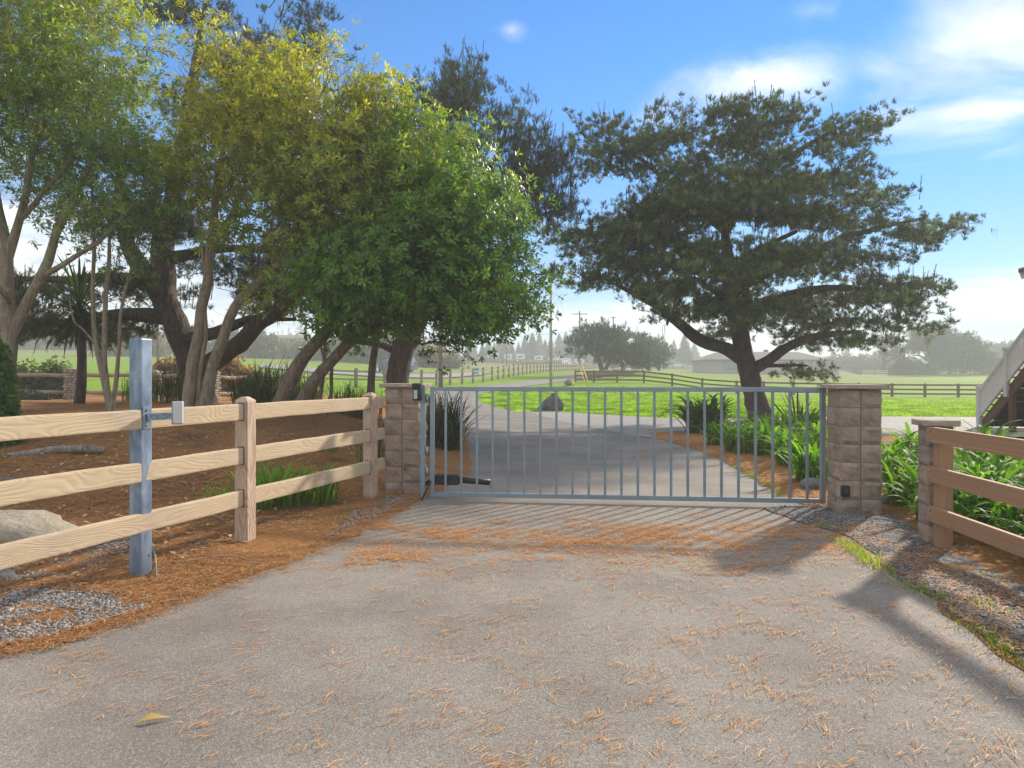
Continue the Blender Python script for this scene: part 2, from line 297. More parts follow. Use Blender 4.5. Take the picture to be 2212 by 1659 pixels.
m, t = newmat('lichen'); finish(t, (.17, .165, .09), 0.9, None, 0, 0.1, 0.35, (.24, .23, .12))
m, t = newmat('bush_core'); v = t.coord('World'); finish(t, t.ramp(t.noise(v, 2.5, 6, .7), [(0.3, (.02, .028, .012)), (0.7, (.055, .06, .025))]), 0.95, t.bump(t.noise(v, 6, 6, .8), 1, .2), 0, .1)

# ------------------------------------------------------------------ builders
def np_mesh(name, V, Fc, mat, smooth=False, col=None):
    V = np.ascontiguousarray(V, np.float32); Fc = np.ascontiguousarray(Fc, np.int32)
    me = bpy.data.meshes.new(name); me.vertices.add(len(V)); me.vertices.foreach_set('co', V.ravel())
    n, k = Fc.shape
    me.loops.add(n * k); me.loops.foreach_set('vertex_index', Fc.ravel())
    me.polygons.add(n); me.polygons.foreach_set('loop_start', np.arange(0, n * k, k, dtype=np.int32)); me.polygons.foreach_set('loop_total', np.full(n, k, np.int32))
    if smooth: me.polygons.foreach_set('use_smooth', np.ones(n, bool))
    if col is not None:
        a = me.attributes.new('Col', 'FLOAT_COLOR', 'POINT'); c4 = np.ones((len(V), 4), np.float32); c4[:, :3] = col; a.data.foreach_set('color', c4.ravel())
    me.update(calc_edges=True)
    if mat: me.materials.append(MATS[mat])
    return me
def py_mesh(name, V, Fs, mat, smooth=False):
    me = bpy.data.meshes.new(name); me.from_pydata([tuple(v) for v in V], [], Fs); me.update()
    if smooth:
        for p in me.polygons: p.use_smooth = True
    if mat: me.materials.append(MATS[mat])
    return me
def tag(o, label=None, cat=None, group=None, kind=None):
    if label: o['label'] = label
    if cat: o['category'] = cat
    if group: o['group'] = group
    if kind: o['kind'] = kind
    return o
def link(name, me, parent=None, loc=None, rot=None, scale=None):
    o = bpy.data.objects.new(name, me); COL.objects.link(o)
    if loc is not None: o.location = loc
    if rot is not None: o.rotation_euler = rot
    if scale is not None: o.scale = scale
    if parent is not None:                       # children of things are given in world coordinates
        o.parent = parent
        if parent.type == 'EMPTY' or parent.parent is None: o.matrix_parent_inverse = world_of(parent).inverted()
        else: o.matrix_parent_inverse = world_of(parent).inverted()
    return o
def world_of(o):
    m = Matrix.LocRotScale(o.location, o.rotation_euler, o.scale)
    return (world_of(o.parent) @ o.matrix_parent_inverse @ m) if o.parent else m
def thing(name, loc, label, cat, group=None, rotz=0.0):
    o = bpy.data.objects.new(name, None); COL.objects.link(o); o.location = loc; o.rotation_euler = (0, 0, rotz); o.empty_display_size = 0.2
    return tag(o, label, cat, group)
BOXF = [(0, 3, 2, 1), (4, 5, 6, 7), (0, 1, 5, 4), (1, 2, 6, 5), (2, 3, 7, 6), (3, 0, 4, 7)]
_ub = {}
def ubox(mat):
    if mat not in _ub:
        _ub[mat] = py_mesh('box_' + mat, [(x, y, z) for z in (-.5, .5) for x, y in ((-.5, -.5), (.5, -.5), (.5, .5), (-.5, .5))], BOXF, mat)
    return _ub[mat]
def bar(name, p, q, w, h, mat, parent=None, mesh=None, roll=0.0):
    p = Vector(p); q = Vector(q); d = q - p; L = d.length; x = d.normalized()
    up = Vector((0, 0, 1)) if abs(x.z) < 0.95 else Vector((0, 1, 0))
    y = up.cross(x).normalized(); z = x.cross(y)
    m = Matrix((x, y, z)).transposed()
    o = link(name, mesh or ubox(mat), None, (p + q) / 2, m.to_euler(), (L, w, h))
    if roll: o.rotation_euler = (m @ Matrix.Rotation(roll, 3, 'X')).to_euler()
    if parent is not None: o.parent = parent; o.matrix_parent_inverse = world_of(parent).inverted()
    return o
def box(name, c, s, mat, parent=None, rotz=0.0):
    return link(name, ubox(mat), parent, c, (0, 0, rotz), s)
def bevbox_mesh(name, sx, sy, sz, b, mat, seg=2, cuts=0, jit=0.0, seed=0):
    import bmesh
    bm = bmesh.new(); bmesh.ops.create_cube(bm, size=1.0)
    for v in bm.verts: v.co = Vector((v.co.x * sx, v.co.y * sy, v.co.z * sz))
    bmesh.ops.bevel(bm, geom=list(bm.edges), offset=b, segments=seg, affect='EDGES', profile=0.6)
    if cuts:
        ed = [e for e in bm.edges if abs((e.verts[0].co - e.verts[1].co).x) > sx * 0.5]
        bmesh.ops.subdivide_edges(bm, edges=ed, cuts=cuts)
    if jit:
        for v in bm.verts:
            n = mnoise.noise_vector(v.co * 3.0 + Vector((seed * 7.3, seed, 0))); v.co += Vector((0, n.y, n.z)) * jit
    me = bpy.data.meshes.new(name); bm.to_mesh(me); bm.free(); me.materials.append(MATS[mat])
    for p in me.polygons: p.use_smooth = False
    return me
def cyl(name, p, q, r0, r1, mat, parent=None, n=12, smooth=True):
    p = np.array(p, float); q = np.array(q, float)
    V, Fc = tubes(np.array([[p, q]]), np.array([[r0, r1]]), n)
    fs = [tuple(f) for f in Fc]; fs += [tuple(range(n))[::-1], tuple(range(n, 2 * n))]
    me = py_mesh(name, V, fs, mat); 
    if smooth:
        for pl in me.polygons: pl.use_smooth = len(pl.vertices) == 4
    return link(name, me, parent)
def tubes(P, Rr, sides=5):
    """P (m,k,3) paths, Rr (m,k) radii -> verts, quads"""
    m, k, _ = P.shape
    T = np.gradient(P, axis=1); T /= np.linalg.norm(T, axis=2, keepdims=True) + 1e-9
    ax = np.argmin(np.abs(T).max(axis=1) + np.abs(T.mean(axis=1)), axis=1); ref = np.eye(3)[ax][:, None, :]      # one reference axis per path, so rings never twist
    U = np.cross(ref, T); U /= np.linalg.norm(U, axis=2, keepdims=True) + 1e-9; W = np.cross(T, U)
    a = np.linspace(0, 2 * math.pi, sides, endpoint=False)
    V = P[:, :, None, :] + Rr[:, :, None, None] * (np.cos(a)[None, None, :, None] * U[:, :, None, :] + np.sin(a)[None, None, :, None] * W[:, :, None, :])
    idx = np.arange(m * k * sides).reshape(m, k, sides); nx = np.roll(idx, -1, axis=2)
    Fc = np.stack([idx[:, :-1], nx[:, :-1], nx[:, 1:], idx[:, 1:]], axis=-1).reshape(-1, 4)
    return V.reshape(-1, 3), Fc
def resample(pts, step):
    pts = np.array([tuple(p) for p in pts], float)
    n = len(pts); dense = []
    for i in range(n - 1):                       # Catmull-Rom
        p0 = pts[max(i - 1, 0)]; p1 = pts[i]; p2 = pts[i + 1]; p3 = pts[min(i + 2, n - 1)]
        for s in np.linspace(0, 1, 12, endpoint=False):
            dense.append(0.5 * ((2 * p1) + (-p0 + p2) * s + (2 * p0 - 5 * p1 + 4 * p2 - p3) * s * s + (-p0 + 3 * p1 - 3 * p2 + p3) * s ** 3))
    dense.append(pts[-1]); dense = np.array(dense)
    L = np.concatenate([[0], np.cumsum(np.linalg.norm(np.diff(dense, axis=0), axis=1))])
    k = max(3, int(L[-1] / step) + 1); s = np.linspace(0, L[-1], k)
    return np.stack([np.interp(s, L, dense[:, i]) for i in range(3)], 1)
def perp(A):
    A = A / (np.linalg.norm(A, axis=-1, keepdims=True) + 1e-9)
    ref = np.where(np.abs(A[..., 2:3]) < 0.9, np.array([0, 0, 1.0]), np.array([1.0, 0, 0]))
    U = np.cross(ref, A); U /= np.linalg.norm(U, axis=-1, keepdims=True) + 1e-9
    return A, U, np.cross(A, U)
def unit(rng, n):
    v = rng.normal(size=(n, 3)); return v / np.linalg.norm(v, axis=1, keepdims=True)
def merge(parts):
    Vs, Fs, Cs, o = [], [], [], 0
    for V, Fc, C in parts:
        Vs.append(V); Fs.append(Fc + o); Cs.append(np.broadcast_to(C, V.shape)); o += len(V)
    return np.concatenate(Vs), np.concatenate(Fs), np.concatenate(Cs)
def sphere_rocky(name, r, mat, seed, amp=0.25, sub=3, freq=1.2, smooth=True):
    import bmesh
    bm = bmesh.new(); bmesh.ops.create_icosphere(bm, subdivisions=sub, radius=1.0)
    for v in bm.verts:
        n = mnoise.fractal(v.co * freq + Vector((seed * 13.1, seed * 5.7, 2)), 0.9, 2.1, 4)
        v.co = v.co.normalized() * (1 + amp * n); v.co = Vector((v.co.x * r[0], v.co.y * r[1], v.co.z * r[2]))
    me = bpy.data.meshes.new(name); bm.to_mesh(me); bm.free(); me.materials.append(MATS[mat])
    for p in me.polygons: p.use_smooth = smooth
    return me

# ------------------------------------------------------------------ the ground and its sheets
def grade(a, b, s0, g, smax):
    out = [a]; s = s0
    while out[-1] < b: out.append(out[-1] + s); s = min(s * g, smax)
    return out
ys = [-280, -150, -80, -40, -20, -12, -8, -4, -1, 1.5, 3] + grade(3.4, 880, 0.4, 1.028, 14)
us = np.concatenate([np.linspace(-3.0, -0.9, 22)[:-1], np.linspace(-0.9, 0.9, 150), np.linspace(0.9, 3.0, 22)[1:]])
gv = []
for y in ys:
    yy = (max(y, 3.5) if y > -13 else abs(y) + 3) + 4
    x = us * yy; z = hz(x, np.full_like(x, y)); gv.append(np.stack([x, np.full_like(x, y), z - 0.03], 1))
gv = np.concatenate(gv); nu = len(us); ii = np.arange(len(ys) - 1)[:, None] * nu + np.arange(nu - 1)[None, :]
gf = np.stack([ii, ii + 1, ii + nu + 1, ii + nu], -1).reshape(-1, 4)
tag(link('ground', np_mesh('ground', gv, gf, 'field_grass', True)), 'green grass field rising gently to hazy hills', None, None, 'structure')

def densify(poly, step):
    out = []
    n = len(poly)
    for i in range(n):
        a = Vector(poly[i][:2]); b = Vector(poly[(i + 1) % n][:2]); m = (a + b) / 2
        st = step * max(1.0, m.y / 9.0); k = max(1, int((b - a).length / st))
        for j in range(k): out.append(a.lerp(b, j / k))
    return out
def inside(poly, x, y):
    px = np.array([p[0] for p in poly]); py = np.array([p[1] for p in poly]); r = np.zeros(x.shape, bool); j = len(px) - 1
    for i in range(len(px)):
        c = ((py[i] > y) != (py[j] > y)) & (x < (px[j] - px[i]) * (y - py[i]) / (py[j] - py[i] + 1e-12) + px[i]); r ^= c; j = i
    return r
def sheet(name, poly, mat, off, step=0.14, jit=0.025, bumpy=0.0, kind='structure', label=None, cell=0.35):
    b = densify(poly, step)
    b = [p + Vector((mnoise.noise(Vector((p.x * 2.3, p.y * 2.3, 5))), mnoise.noise(Vector((p.x * 2.3, p.y * 2.3, 9))))) * jit * 2.2 +
         Vector((mnoise.noise(Vector((p.x * 9, p.y * 9, 15))), mnoise.noise(Vector((p.x * 9, p.y * 9, 19))))) * jit for p in b]
    xs = [p.x for p in b]; yv = [p.y for p in b]; pts = []
    y = min(yv)
    while y < max(yv):
        c = cell * max(1.0, y / 9.0)
        x = np.arange(min(xs), max(xs), c); x = x + np.random.default_rng(int(abs(y) * 100)).uniform(-.2, .2, len(x)) * c
        k = inside([(p.x, p.y) for p in b], x, np.full_like(x, y)); pts += [Vector((float(q), y)) for q in x[k]]; y += c
    n = len(b)
    vs, es, fs, *_ = delaunay_2d_cdt(b + pts, [(i, (i + 1) % n) for i in range(n)], [], 1, 1e-4)
    V = np.array([(v.x, v.y, 0) for v in vs]); V[:, 2] = hz(V[:, 0], V[:, 1]) + off
    if bumpy:
        bnd = np.array([(p.x, p.y) for p in b])
        for i in range(len(V)):
            d = min(1.0, float(np.min(np.hypot(bnd[:, 0] - V[i, 0], bnd[:, 1] - V[i, 1]))) / 0.5)
            V[i, 2] += bumpy * d * (0.6 + mnoise.fractal(Vector((V[i, 0] * 1.5, V[i, 1] * 1.5, 3)), 0.9, 2, 4))
    me = py_mesh(name, V, [tuple(f) for f in fs], mat, True)
    up = np.array([p.normal.z for p in me.polygons])
    if up.mean() < 0: me.flip_normals()
    return tag(link(name, me), label, None, None, kind)
def gl(l): return [tuple(gp(px, d)[:2]) for px, d in l]
left_edge = [(-6.5, -1.0), (-3.6, 2.4)] + [g0(*p) for p in ((0, 1412), (130, 1385), (290, 1335), (430, 1285), (600, 1225), (740, 1165), (830, 1120), (905, 1083), (960, 1062), (1015, 1035), (1025, 1008), (1006, 951))]
outer = gl([(965, 22), (935, 30), (930, 40), (945, 48), (1000, 53), (1100, 61), (1180, 69), (1235, 78), (1290, 96), (1325, 130), (1335, 195)])
inner = gl([(1372, 195), (1356, 125), (1317, 90), (1264, 72), (1192, 62), (1112, 54), (1050, 46.5), (1024, 41), (1036, 36), (1072, 30.5), (1111, 28)])
seam = gl([(1150, 26.9), (1215, 22.4), (1270, 20.3), (1346, 17.7), (1411, 16.4)])
bed_edge = gl([(1421, 16.3), (1491, 14.3), (1556, 12.3), (1603, 10.6), (1642, 9.5), (1740, 7.8), (1757, 7.28)])
right_edge = [g0(*p) for p in ((1830, 1163), (1915, 1226), (1996, 1296), (2070, 1352), (2212, 1448))] + [(2.42, 1.5), (2.6, -5)]
drive = [(x - .3, y) for x, y in left_edge] + outer + inner + seam + [(x + .25, y + .1) for x, y in bed_edge] + [(x + .3, y) for x, y in right_edge] + [(-6.8, -5)]
sheet('driveway', drive, 'asphalt', 0.004, label='worn grey asphalt driveway')
conc = gl([(1111, 28.02), (1202, 28), (1254, 27.2), (1437, 24.6), (1600, 24.2), (1750, 25), (1900, 25.6), (2080, 25.4), (2500, 25), (2500, 16), (2080, 17), (1900, 17), (1600, 18), (1447, 18.5), (1411, 16.5)]) + seam[::-1][1:]
sheet('concrete_lane', conc, 'concrete', 0.010, jit=0.012, label='pale concrete lane crossing behind the gate')
bedL = left_edge[1:] + outer[:2] + [(-6, 31), (-20, 30), (-34, 24), (-24, 8), (-9, 2.0)]
sheet('planting_bed', bedL, 'mulch', 0.009, bumpy=0.035, jit=0.05, label='needle covered planting bed under the trees', cell=0.3)
bedR = gl([(1392, 20), (1411, 16.6)]) + bed_edge + right_edge[:-1] + [(9, 1.5), (11, 9)] + gl([(2120, 16.9), (1900, 16.9), (1600, 17.9), (1447, 18.4)])
sheet('planting_bed', bedR, 'mulch', 0.009, bumpy=0.03, jit=0.05, label='mulched planting bed right of the driveway', cell=0.3)
grv_r = [(2.72, 7.6), (2.98, 6.3), (2.78, 5.2), (2.66, 4.5), (2.58, 3.9), (2.5, 3.0), (2.5, 2.0), (3.6, 2.2), (3.75, 4.2), (3.7, 5.6), (4.0, 6.6), (4.1, 7.3), (3.3, 7.9)]
sheet('gravel_verge', grv_r, 'gravel_bed', 0.013, jit=0.05, bumpy=0.045, cell=0.2, label='grey gravel verge beside the asphalt')
grv_l = [[g0(*p) for p in ((-120, 1440), (0, 1404), (130, 1376), (260, 1338), (330, 1316), (230, 1300), (90, 1290), (-60, 1300), (-160, 1350))],
         [g0(*p) for p in ((-120, 1270), (60, 1262), (190, 1240), (290, 1205), (290, 1175), (180, 1172), (60, 1190), (-120, 1215))],
         [g0(*p) for p in ((700, 1168), (760, 1143), (830, 1110), (880, 1085), (840, 1080), (760, 1110))]]
sheet('side_road', gl([(560, 72), (700, 64), (840, 62), (960, 66), (1040, 74), (1060, 84), (990, 78), (900, 71), (820, 70), (700, 73), (560, 84)]), 'concrete', 0.08, jit=0.05, label='pale road beyond the rail fence')
# ------------------------------------------------------------------ gate, pillars, near fences
GA, GB = Vector((-0.945, 8.2, 0)), Vector((3.405, 7.72, 0))
gdir = (GB - GA).normalized(); gn = Vector((gdir.y, -gdir.x, 0))       # gn faces the camera
GROT = math.atan2(gdir.y, gdir.x)
def split_block_mesh(sx, sy, sz, seed, amp=0.019):
    import bmesh
    bm = bmesh.new(); bmesh.ops.create_cube(bm, size=1.0)
    bmesh.ops.subdivide_edges(bm, edges=list(bm.edges), cuts=4, use_grid_fill=True)
    for v in bm.verts:
        c = v.co.copy(); p = Vector((c.x * sx, c.y * sy, c.z * sz))
        edge = sorted((abs(c.x), abs(c.y), abs(c.z)))
        rnd = 0.005 if edge[1] > 0.45 else 0.0
        o = Vector((math.copysign(1, c.x) if abs(c.x) > .49 else 0, math.copysign(1, c.y) if abs(c.y) > .49 else 0, 0))
        n = mnoise.fractal(p * 9 + Vector((seed * 11.0, seed * 3.0, 1)), 0.8, 2.2, 4)
        fall = min(1.0, (0.5 - edge[1]) / 0.18); p += o * (amp * fall * (0.55 + 1.3 * n) - rnd)
        if abs(c.z) > .49: p.z -= math.copysign(rnd * 0.3 + 0.001, c.z)
        v.co = p
    me = bpy.data.meshes.new('block'); bm.to_mesh(me); bm.free(); me.materials.append(MATS['split_block']); return me
blkA = [split_block_mesh(0.203, 0.203, 0.186, i) for i in range(5)]
blkS = [split_block_mesh(0.205, 0.205, 0.167, i + 9, 0.014) for i in range(3)]
def cap_mesh(s, h, seed):
    me = split_block_mesh(s, s, h, seed, 0.007); me.materials.clear(); me.materials.append(MATS['cap_stone']); return me
rb = random.Random(4)
def pillar(cx, cy, label, n=7):
    t = thing('gate_pillar', (cx, cy, 0), label, 'pillar')
    Rm = Matrix.Rotation(GROT, 3, 'Z')
    for k in range(n):
        for i in (-1, 1):
            for j in (-1, 1):
                p = Vector((cx, cy, 0)) + Rm @ Vector((i * 0.1015, j * 0.1015, 0.05 + 0.187 * k + 0.03)) + Vector((0, 0, 0.0))
                link('block', rb.choice(blkA), t, p, (0, 0, GROT + rb.choice((0, 1, 2, 3)) * math.pi / 2))
    core = box('mortar_core', (cx, cy, 0.65), (0.39, 0.39, 1.26), 'mortar', t, GROT)
    link('cap', cap_mesh(0.53, 0.05, cx), t, (cx, cy, 0.05 + 0.187 * n - 0.065 + 0.029), (0, 0, GROT))
    return t
pl = pillar(-1.285, 8.62, 'split-face stone block gate pillar at the hinge end of the gate')
pr = pillar(3.585, 7.45, 'split-face stone block gate pillar at the latch end of the gate')
ps = thing('fence_pillar', (3.62, 6.07, 0), 'short narrow stone block pillar where the brown rail fence ends', 'pillar')
for k in range(6): link('block', blkS[k % 3], ps, (3.62, 6.07, 0.085 + 0.168 * k), (0, 0, -0.12 + (k % 4) * math.pi / 2))
box('mortar_core', (3.62, 6.07, 0.5), (0.188, 0.188, 0.99), 'mortar', ps, -0.12)
link('cap', cap_mesh(0.285, 0.055, 5), ps, (3.62, 6.07, 1.034), (0, 0, -0.12))

gate = thing('driveway_gate', GA, 'blue grey steel picket gate closed across the driveway', 'gate')
def gpt(s, z, o=0.0): return GA.lerp(GB, s) + Vector((0, 0, z)) + gn * o
zb, zt = 0.075, 1.285
TB = bevbox_mesh('tube_steel', 1, 1, 1, 0.07, 'gate_steel', 1)
GL = (GB - GA).length
bar('top_rail', gpt(0.012, zt), gpt(0.988, zt), 0.05, 0.05, 'gate_steel', gate, TB)
bar('bottom_rail', gpt(0.012, zb), gpt(0.988, zb), 0.05, 0.05, 'gate_steel', gate, TB)
bar('stile', gpt(0.006, zb - .025), gpt(0.006, zt + .025), 0.05, 0.054, 'gate_steel', gate, TB)
bar('stile', gpt(0.994, zb - .025), gpt(0.994, zt + .025), 0.05, 0.054, 'gate_steel', gate, TB)
for i in range(23):
    s = 0.0415 + (0.957 - 0.0415) * i / 22
    bar('picket', gpt(s, zb + .02), gpt(s, zt - .02), 0.026, 0.026, 'gate_steel', gate, TB)
hx = GA - gdir * 0.085
bar('hinge_post', hx + Vector((0, 0, 0)), hx + Vector((0, 0, 1.33)), 0.055, 0.055, 'gate_steel', gate, TB)
for z in (0.28, 0.52, 1.13):
    cyl('hinge', tuple(hx + gdir * 0.05 + Vector((0, 0, z))), tuple(hx + gdir * 0.05 + Vector((0, 0, z + 0.10))), 0.022, 0.022, 'steel_hinge', gate, 10)
box('latch_plate', gpt(1.004, 0.62), (0.02, 0.05, 0.10), 'steel_hinge', gate, GROT)
op = thing('gate_opener', gpt(0.0, 0.2, -0.12), 'black gate opener arm behind the gate by the hinge', 'gate opener')
a0 = gpt(0.005, 0.23, -0.10); a1 = gpt(0.075, 0.23, -0.10); a2 = gpt(0.158, 0.205, -0.08)
OB = bevbox_mesh('motor', 1, 1, 1, 0.16, 'black_plastic', 3)
bar('motor_housing', a0, a1, 0.11, 0.12, 'black_plastic', op, OB)
cyl('piston_tube', tuple(a1 - gdir * 0.05), tuple(a2), 0.036, 0.034, 'black_plastic', op, 14)
box('mount_bracket', a2 + Vector((0, 0, -0.03)), (0.03, 0.05, 0.12), 'gate_steel', op, GROT)
bar('rear_arm', a0, hx + gn * -0.1 + Vector((0, 0, .17)), 0.05, 0.05, 'black_plastic', op)
for i in range(2): cyl('cable', tuple(a0 + gn * (0.14 + .02 * i)), tuple(hx + gn * (0.10 + .02 * i) + Vector((0, 0, 0.0))), 0.008, 0.008, 'black_plastic', op, 6)
lp = thing('gate_lamp', hx + Vector((0, 0, 1.15)), 'small black wall lamp with pale lens on the hinge post', 'lamp')
lc = hx + gn * 0.075 + Vector((-0.045, 0, 1.245)); LB = bevbox_mesh('lamp_body', 1, 1, 1, 0.18, 'black_plastic', 3)
link('lamp_body', LB, lp, lc, (0, 0, GROT), (0.095, 0.085, 0.185)); link('hood', LB, lp, lc + Vector((0, 0, 0.085)) + gn * .01, (0, 0, GROT), (0.105, 0.11, 0.045))
box('lens', lc + gn * 0.045 + Vector((-.012, 0, -.02)), (0.04, 0.006, 0.10), 'lamp_lens', lp, GROT)
sb = thing('sensor_box', (3.44, 7.23, 0.2), 'small black photo eye box low on the gate pillar', 'sensor')
link('housing', LB, sb, Vector((3.585, 7.45, 0.26)) + gn * 0.235 - gdir * 0.165, (0, 0, GROT), (0.085, 0.045, 0.115))
link('eye', ubox('trim_dark'), sb, Vector((3.585, 7.45, 0.265)) + gn * 0.259 - gdir * 0.165, (0, 0, GROT), (0.035, 0.006, 0.045))

# pale three rail fence beside the driveway
fd = Vector((0.66, 2.08, 0)).normalized(); fnrm = Vector((fd.y, -fd.x, 0))
fp = [Vector((-2.275, 6.06, 0)) - fd * 2.44, Vector((-2.275, 6.06, 0)), Vector((-1.625, 8.14, 0))]
frot = math.atan2(fd.y, fd.x)
fen = thing('rail_fence', fp[1], 'pale wood-grained three rail fence left of the driveway', 'fence')
def post_mesh(w, h, mat, seed):
    import bmesh
    bm = bmesh.new(); a = w / 2; rings = [(0, a), (h - 0.045, a), (h - 0.03, a - 0.006), (h, a * 0.35)]
    vs = [[bm.verts.new((sx * r, sy * r, z)) for sx, sy in ((-1, -1), (1, -1), (1, 1), (-1, 1))] for z, r in rings]
    for i in range(len(vs) - 1):
        for k in range(4): bm.faces.new((vs[i][k], vs[i][(k + 1) % 4], vs[i + 1][(k + 1) % 4], vs[i + 1][k]))
    bm.faces.new(vs[-1]); 
    bmesh.ops.bevel(bm, geom=[e for e in bm.edges if abs(e.verts[0].co.z - e.verts[1].co.z) > .5], offset=0.010, segments=2, affect='EDGES')
    me = bpy.data.meshes.new('post'); bm.to_mesh(me); bm.free(); me.materials.append(MATS[mat]); return me
for i, p in enumerate(fp):
    pm = post_mesh(0.128, 1.275 - 0.01 * i, 'post_wood', i); po = link('post', pm, fen, p + Vector((0, 0, -0.01)), (0, 0, frot))
    for z in (1.195, 0.825, 0.465): box('slot', p + Vector((0, 0, z - 0.066)) - fd * 0.0625 + fnrm * 0.006, (0.006, 0.068, 0.152), 'trim_dark', po, frot)
seg = [(fp[0] - fd * .1, fp[1] - fd * 0.015), (fp[1] + fd * 0.015, fp[2] - fd * 0.015), (fp[2] + fd * 0.015, fp[2] + fd * 0.30)]
for a, b in seg:
    for z in (1.126, 0.756, 0.397):
        L = (b - a).length; me = bevbox_mesh('rail', L, 0.052, 0.138, 0.012, 'rail_wood', 2, max(2, int(L * 5)), 0.006, z * 9 + L)
        link('rail', me, fen, (a + b) / 2 + Vector((0, 0, z)) + fnrm * 0.006, (0, 0, frot))

# brown three rail fence right
bf = thing('brown_rail_fence', (3.55, 5.83, 0), 'brown plank rail fence at the right edge of the gravel verge', 'fence')
BW = bevbox_mesh('plank', 1, 1, 1, 0.02, 'brown_wood', 1)
link('post', BW, bf, (3.555, 5.86, 0.47), (R(90), R(90), 0), (0.96, 0.10, 0.10))
link('post', BW, bf, (3.50, 3.2, 0.45), (R(90), R(90), 0), (0.92, 0.10, 0.10))
for z0, z1 in ((0.945, 0.925), (0.62, 0.57), (0.29, 0.235)):
    a = Vector((3.482, 5.93, z0)); b = Vector((3.425, 2.2, z1 - 0.02))
    d = b - a
    for y_ in (5.86, 3.2):
        for o_ in (-.03, .03): cyl('screw', (3.445 if y_ > 4 else 3.41, y_ + .02, (z0 if y_ > 4 else z1) + o_), (3.463, y_ + .02, (z0 if y_ > 4 else z1) + o_), .007, .007, 'steel_hinge', bf, 6)
    link('rail', BW, bf, (a + b) / 2, d.to_track_quat('X', 'Z').to_euler(), (d.length, 0.038, 0.128))

# galvanised keypad post
kp = thing('keypad_post', (-2.625, 5.02, 0), 'galvanised square steel post in front of the pale rail fence', 'post')
GV = bevbox_mesh('steel_post', 0.104, 0.104, 1.70, 0.012, 'galvanized', 2)
link('column', GV, kp, (-2.625, 5.02, 0.845), (0, 0, R(45 + 27.6)))
vdir = Vector((-2.625, 5.02, 0)).normalized(); vr = Vector((vdir.y, -vdir.x, 0))
fnr = (vr - vdir).normalized()                    # outward normal of the face that looks right
kc = Vector((-2.625, 5.02, 0)); frz = math.atan2(fnr.y, fnr.x)
link('mount_plate', bevbox_mesh('plate', 0.006, 0.075, 0.155, 0.002, 'galvanized', 1), kp, kc + fnr * 0.0555 + Vector((0, 0, 1.135)), (0, 0, frz))
for z in (1.19, 1.08): cyl('bolt', tuple(kc + fnr * 0.058 + Vector((0, 0, z))), tuple(kc + fnr * 0.068 + Vector((0, 0, z))), 0.008, 0.008, 'steel_hinge', kp, 6)
bar('arm', kc + fnr * 0.057 + Vector((0, 0, 1.14)), kc + fnr * 0.06 + vr * 0.165 + Vector((0, 0, 1.145)), 0.03, 0.048, 'galvanized', kp)
cyl('drain_hole', tuple(kc + fnr * 0.045 + Vector((0, 0, 0.16)) + (fnr.cross(Vector((0, 0, 1)))) * -.018), tuple(kc + fnr * 0.0535 + Vector((0, 0, 0.16)) + (fnr.cross(Vector((0, 0, 1)))) * -.018), 0.009, 0.009, 'trim_dark', kp, 10)
kb = thing('keypad_box', kc + vr * 0.2 + Vector((0, 0, 1.07)), 'off-white keypad box on the arm of the galvanised post', 'keypad')
kq = kc + fnr * 0.06 + vr * 0.195 + Vector((0, 0, 1.165)); krz = math.atan2(vr.y, vr.x) - R(18)
link('back_box', bevbox_mesh('kb', 0.075, 0.045, 0.165, 0.006, 'galvanized', 2), kb, kq + vdir * 0.02, (0, 0, krz))
link('cover', bevbox_mesh('kc', 0.068, 0.03, 0.158, 0.007, 'keypad_white', 2), kb, kq - vdir * 0.016 + Vector((0, 0, 0.004)), (0, 0, krz))

# ------------------------------------------------------------------ boulders and logs
def rock(name, p, r, mat, label, seed, amp=0.25, sink=0.3, rz=0.0, cat='rock', group=None, sub=3):
    o = link(name, sphere_rocky(name, r, mat, seed, amp, sub), None, Vector(p) + Vector((0, 0, r[2] * (1 - sink) - r[2] * sink * 0.4)), (0, 0, rz)); return tag(o, label, cat, group)
rock('boulder', gx(-4.1, 5.75), (0.60, 0.42, 0.20), 'rock_tan', 'large flat tan boulder behind the lowest rail of the pale fence', 3, 0.22, 0.45)
bo = rock('boulder', gp(1190, 28.6), (0.52, 0.36, 0.48), 'rock_grey', 'dark pointed boulder on the bright lawn behind the gate', 17, 0.35, 0.35)
for v in bo.data.vertices:
    k_ = max(0.0, v.co.z + .1) / .6; v.co.x = v.co.x * (1 - .75 * min(1, k_)) + .12 * k_; v.co.y *= 1 - .6 * min(1, k_)
for p_ in bo.data.polygons: p_.use_smooth = False
rock('boulder', gp(1229, 58), (0.36, 0.3, 0.3), 'rock_grey', 'grey round boulder beside the yellow hydrant', 12, 0.25, 0.2)
rock('rock', gp(373, 8.9) , (0.115, 0.09, 0.07), 'rock_grey', 'small rounded grey rock right of the galvanised post on needles', 21, 0.2, 0.25)
rock('rock', gp(480, 9.4), (0.07, 0.06, 0.05), 'rock_grey', 'pale small rock just left of the middle fence post', 22)
rock('rock', gp(20, 7.6), (0.10, 0.08, 0.06), 'rock_grey', 'small grey rock in needles at the left edge', 23)
rock('rock', gp(1735, 10.6), (0.16, 0.12, 0.08), 'rock_grey', 'flat pale rock below the strap-leaved plants behind the gate', 24)
rock('rock', gp(1700, 11.3), (0.13, 0.10, 0.09), 'rock_grey', 'grey rock beside the flat pale rock in the bed behind the gate', 25)
rock('rock', gp(1757, 8.9), (0.16, 0.12, 0.10), 'rock_grey', 'grey rock low behind the latch end of the gate', 26)
rock('rock', gp(1925, 7.9), (0.16, 0.10, 0.07), 'rock_grey', 'flat grey rock between the two right-hand pillars', 27)
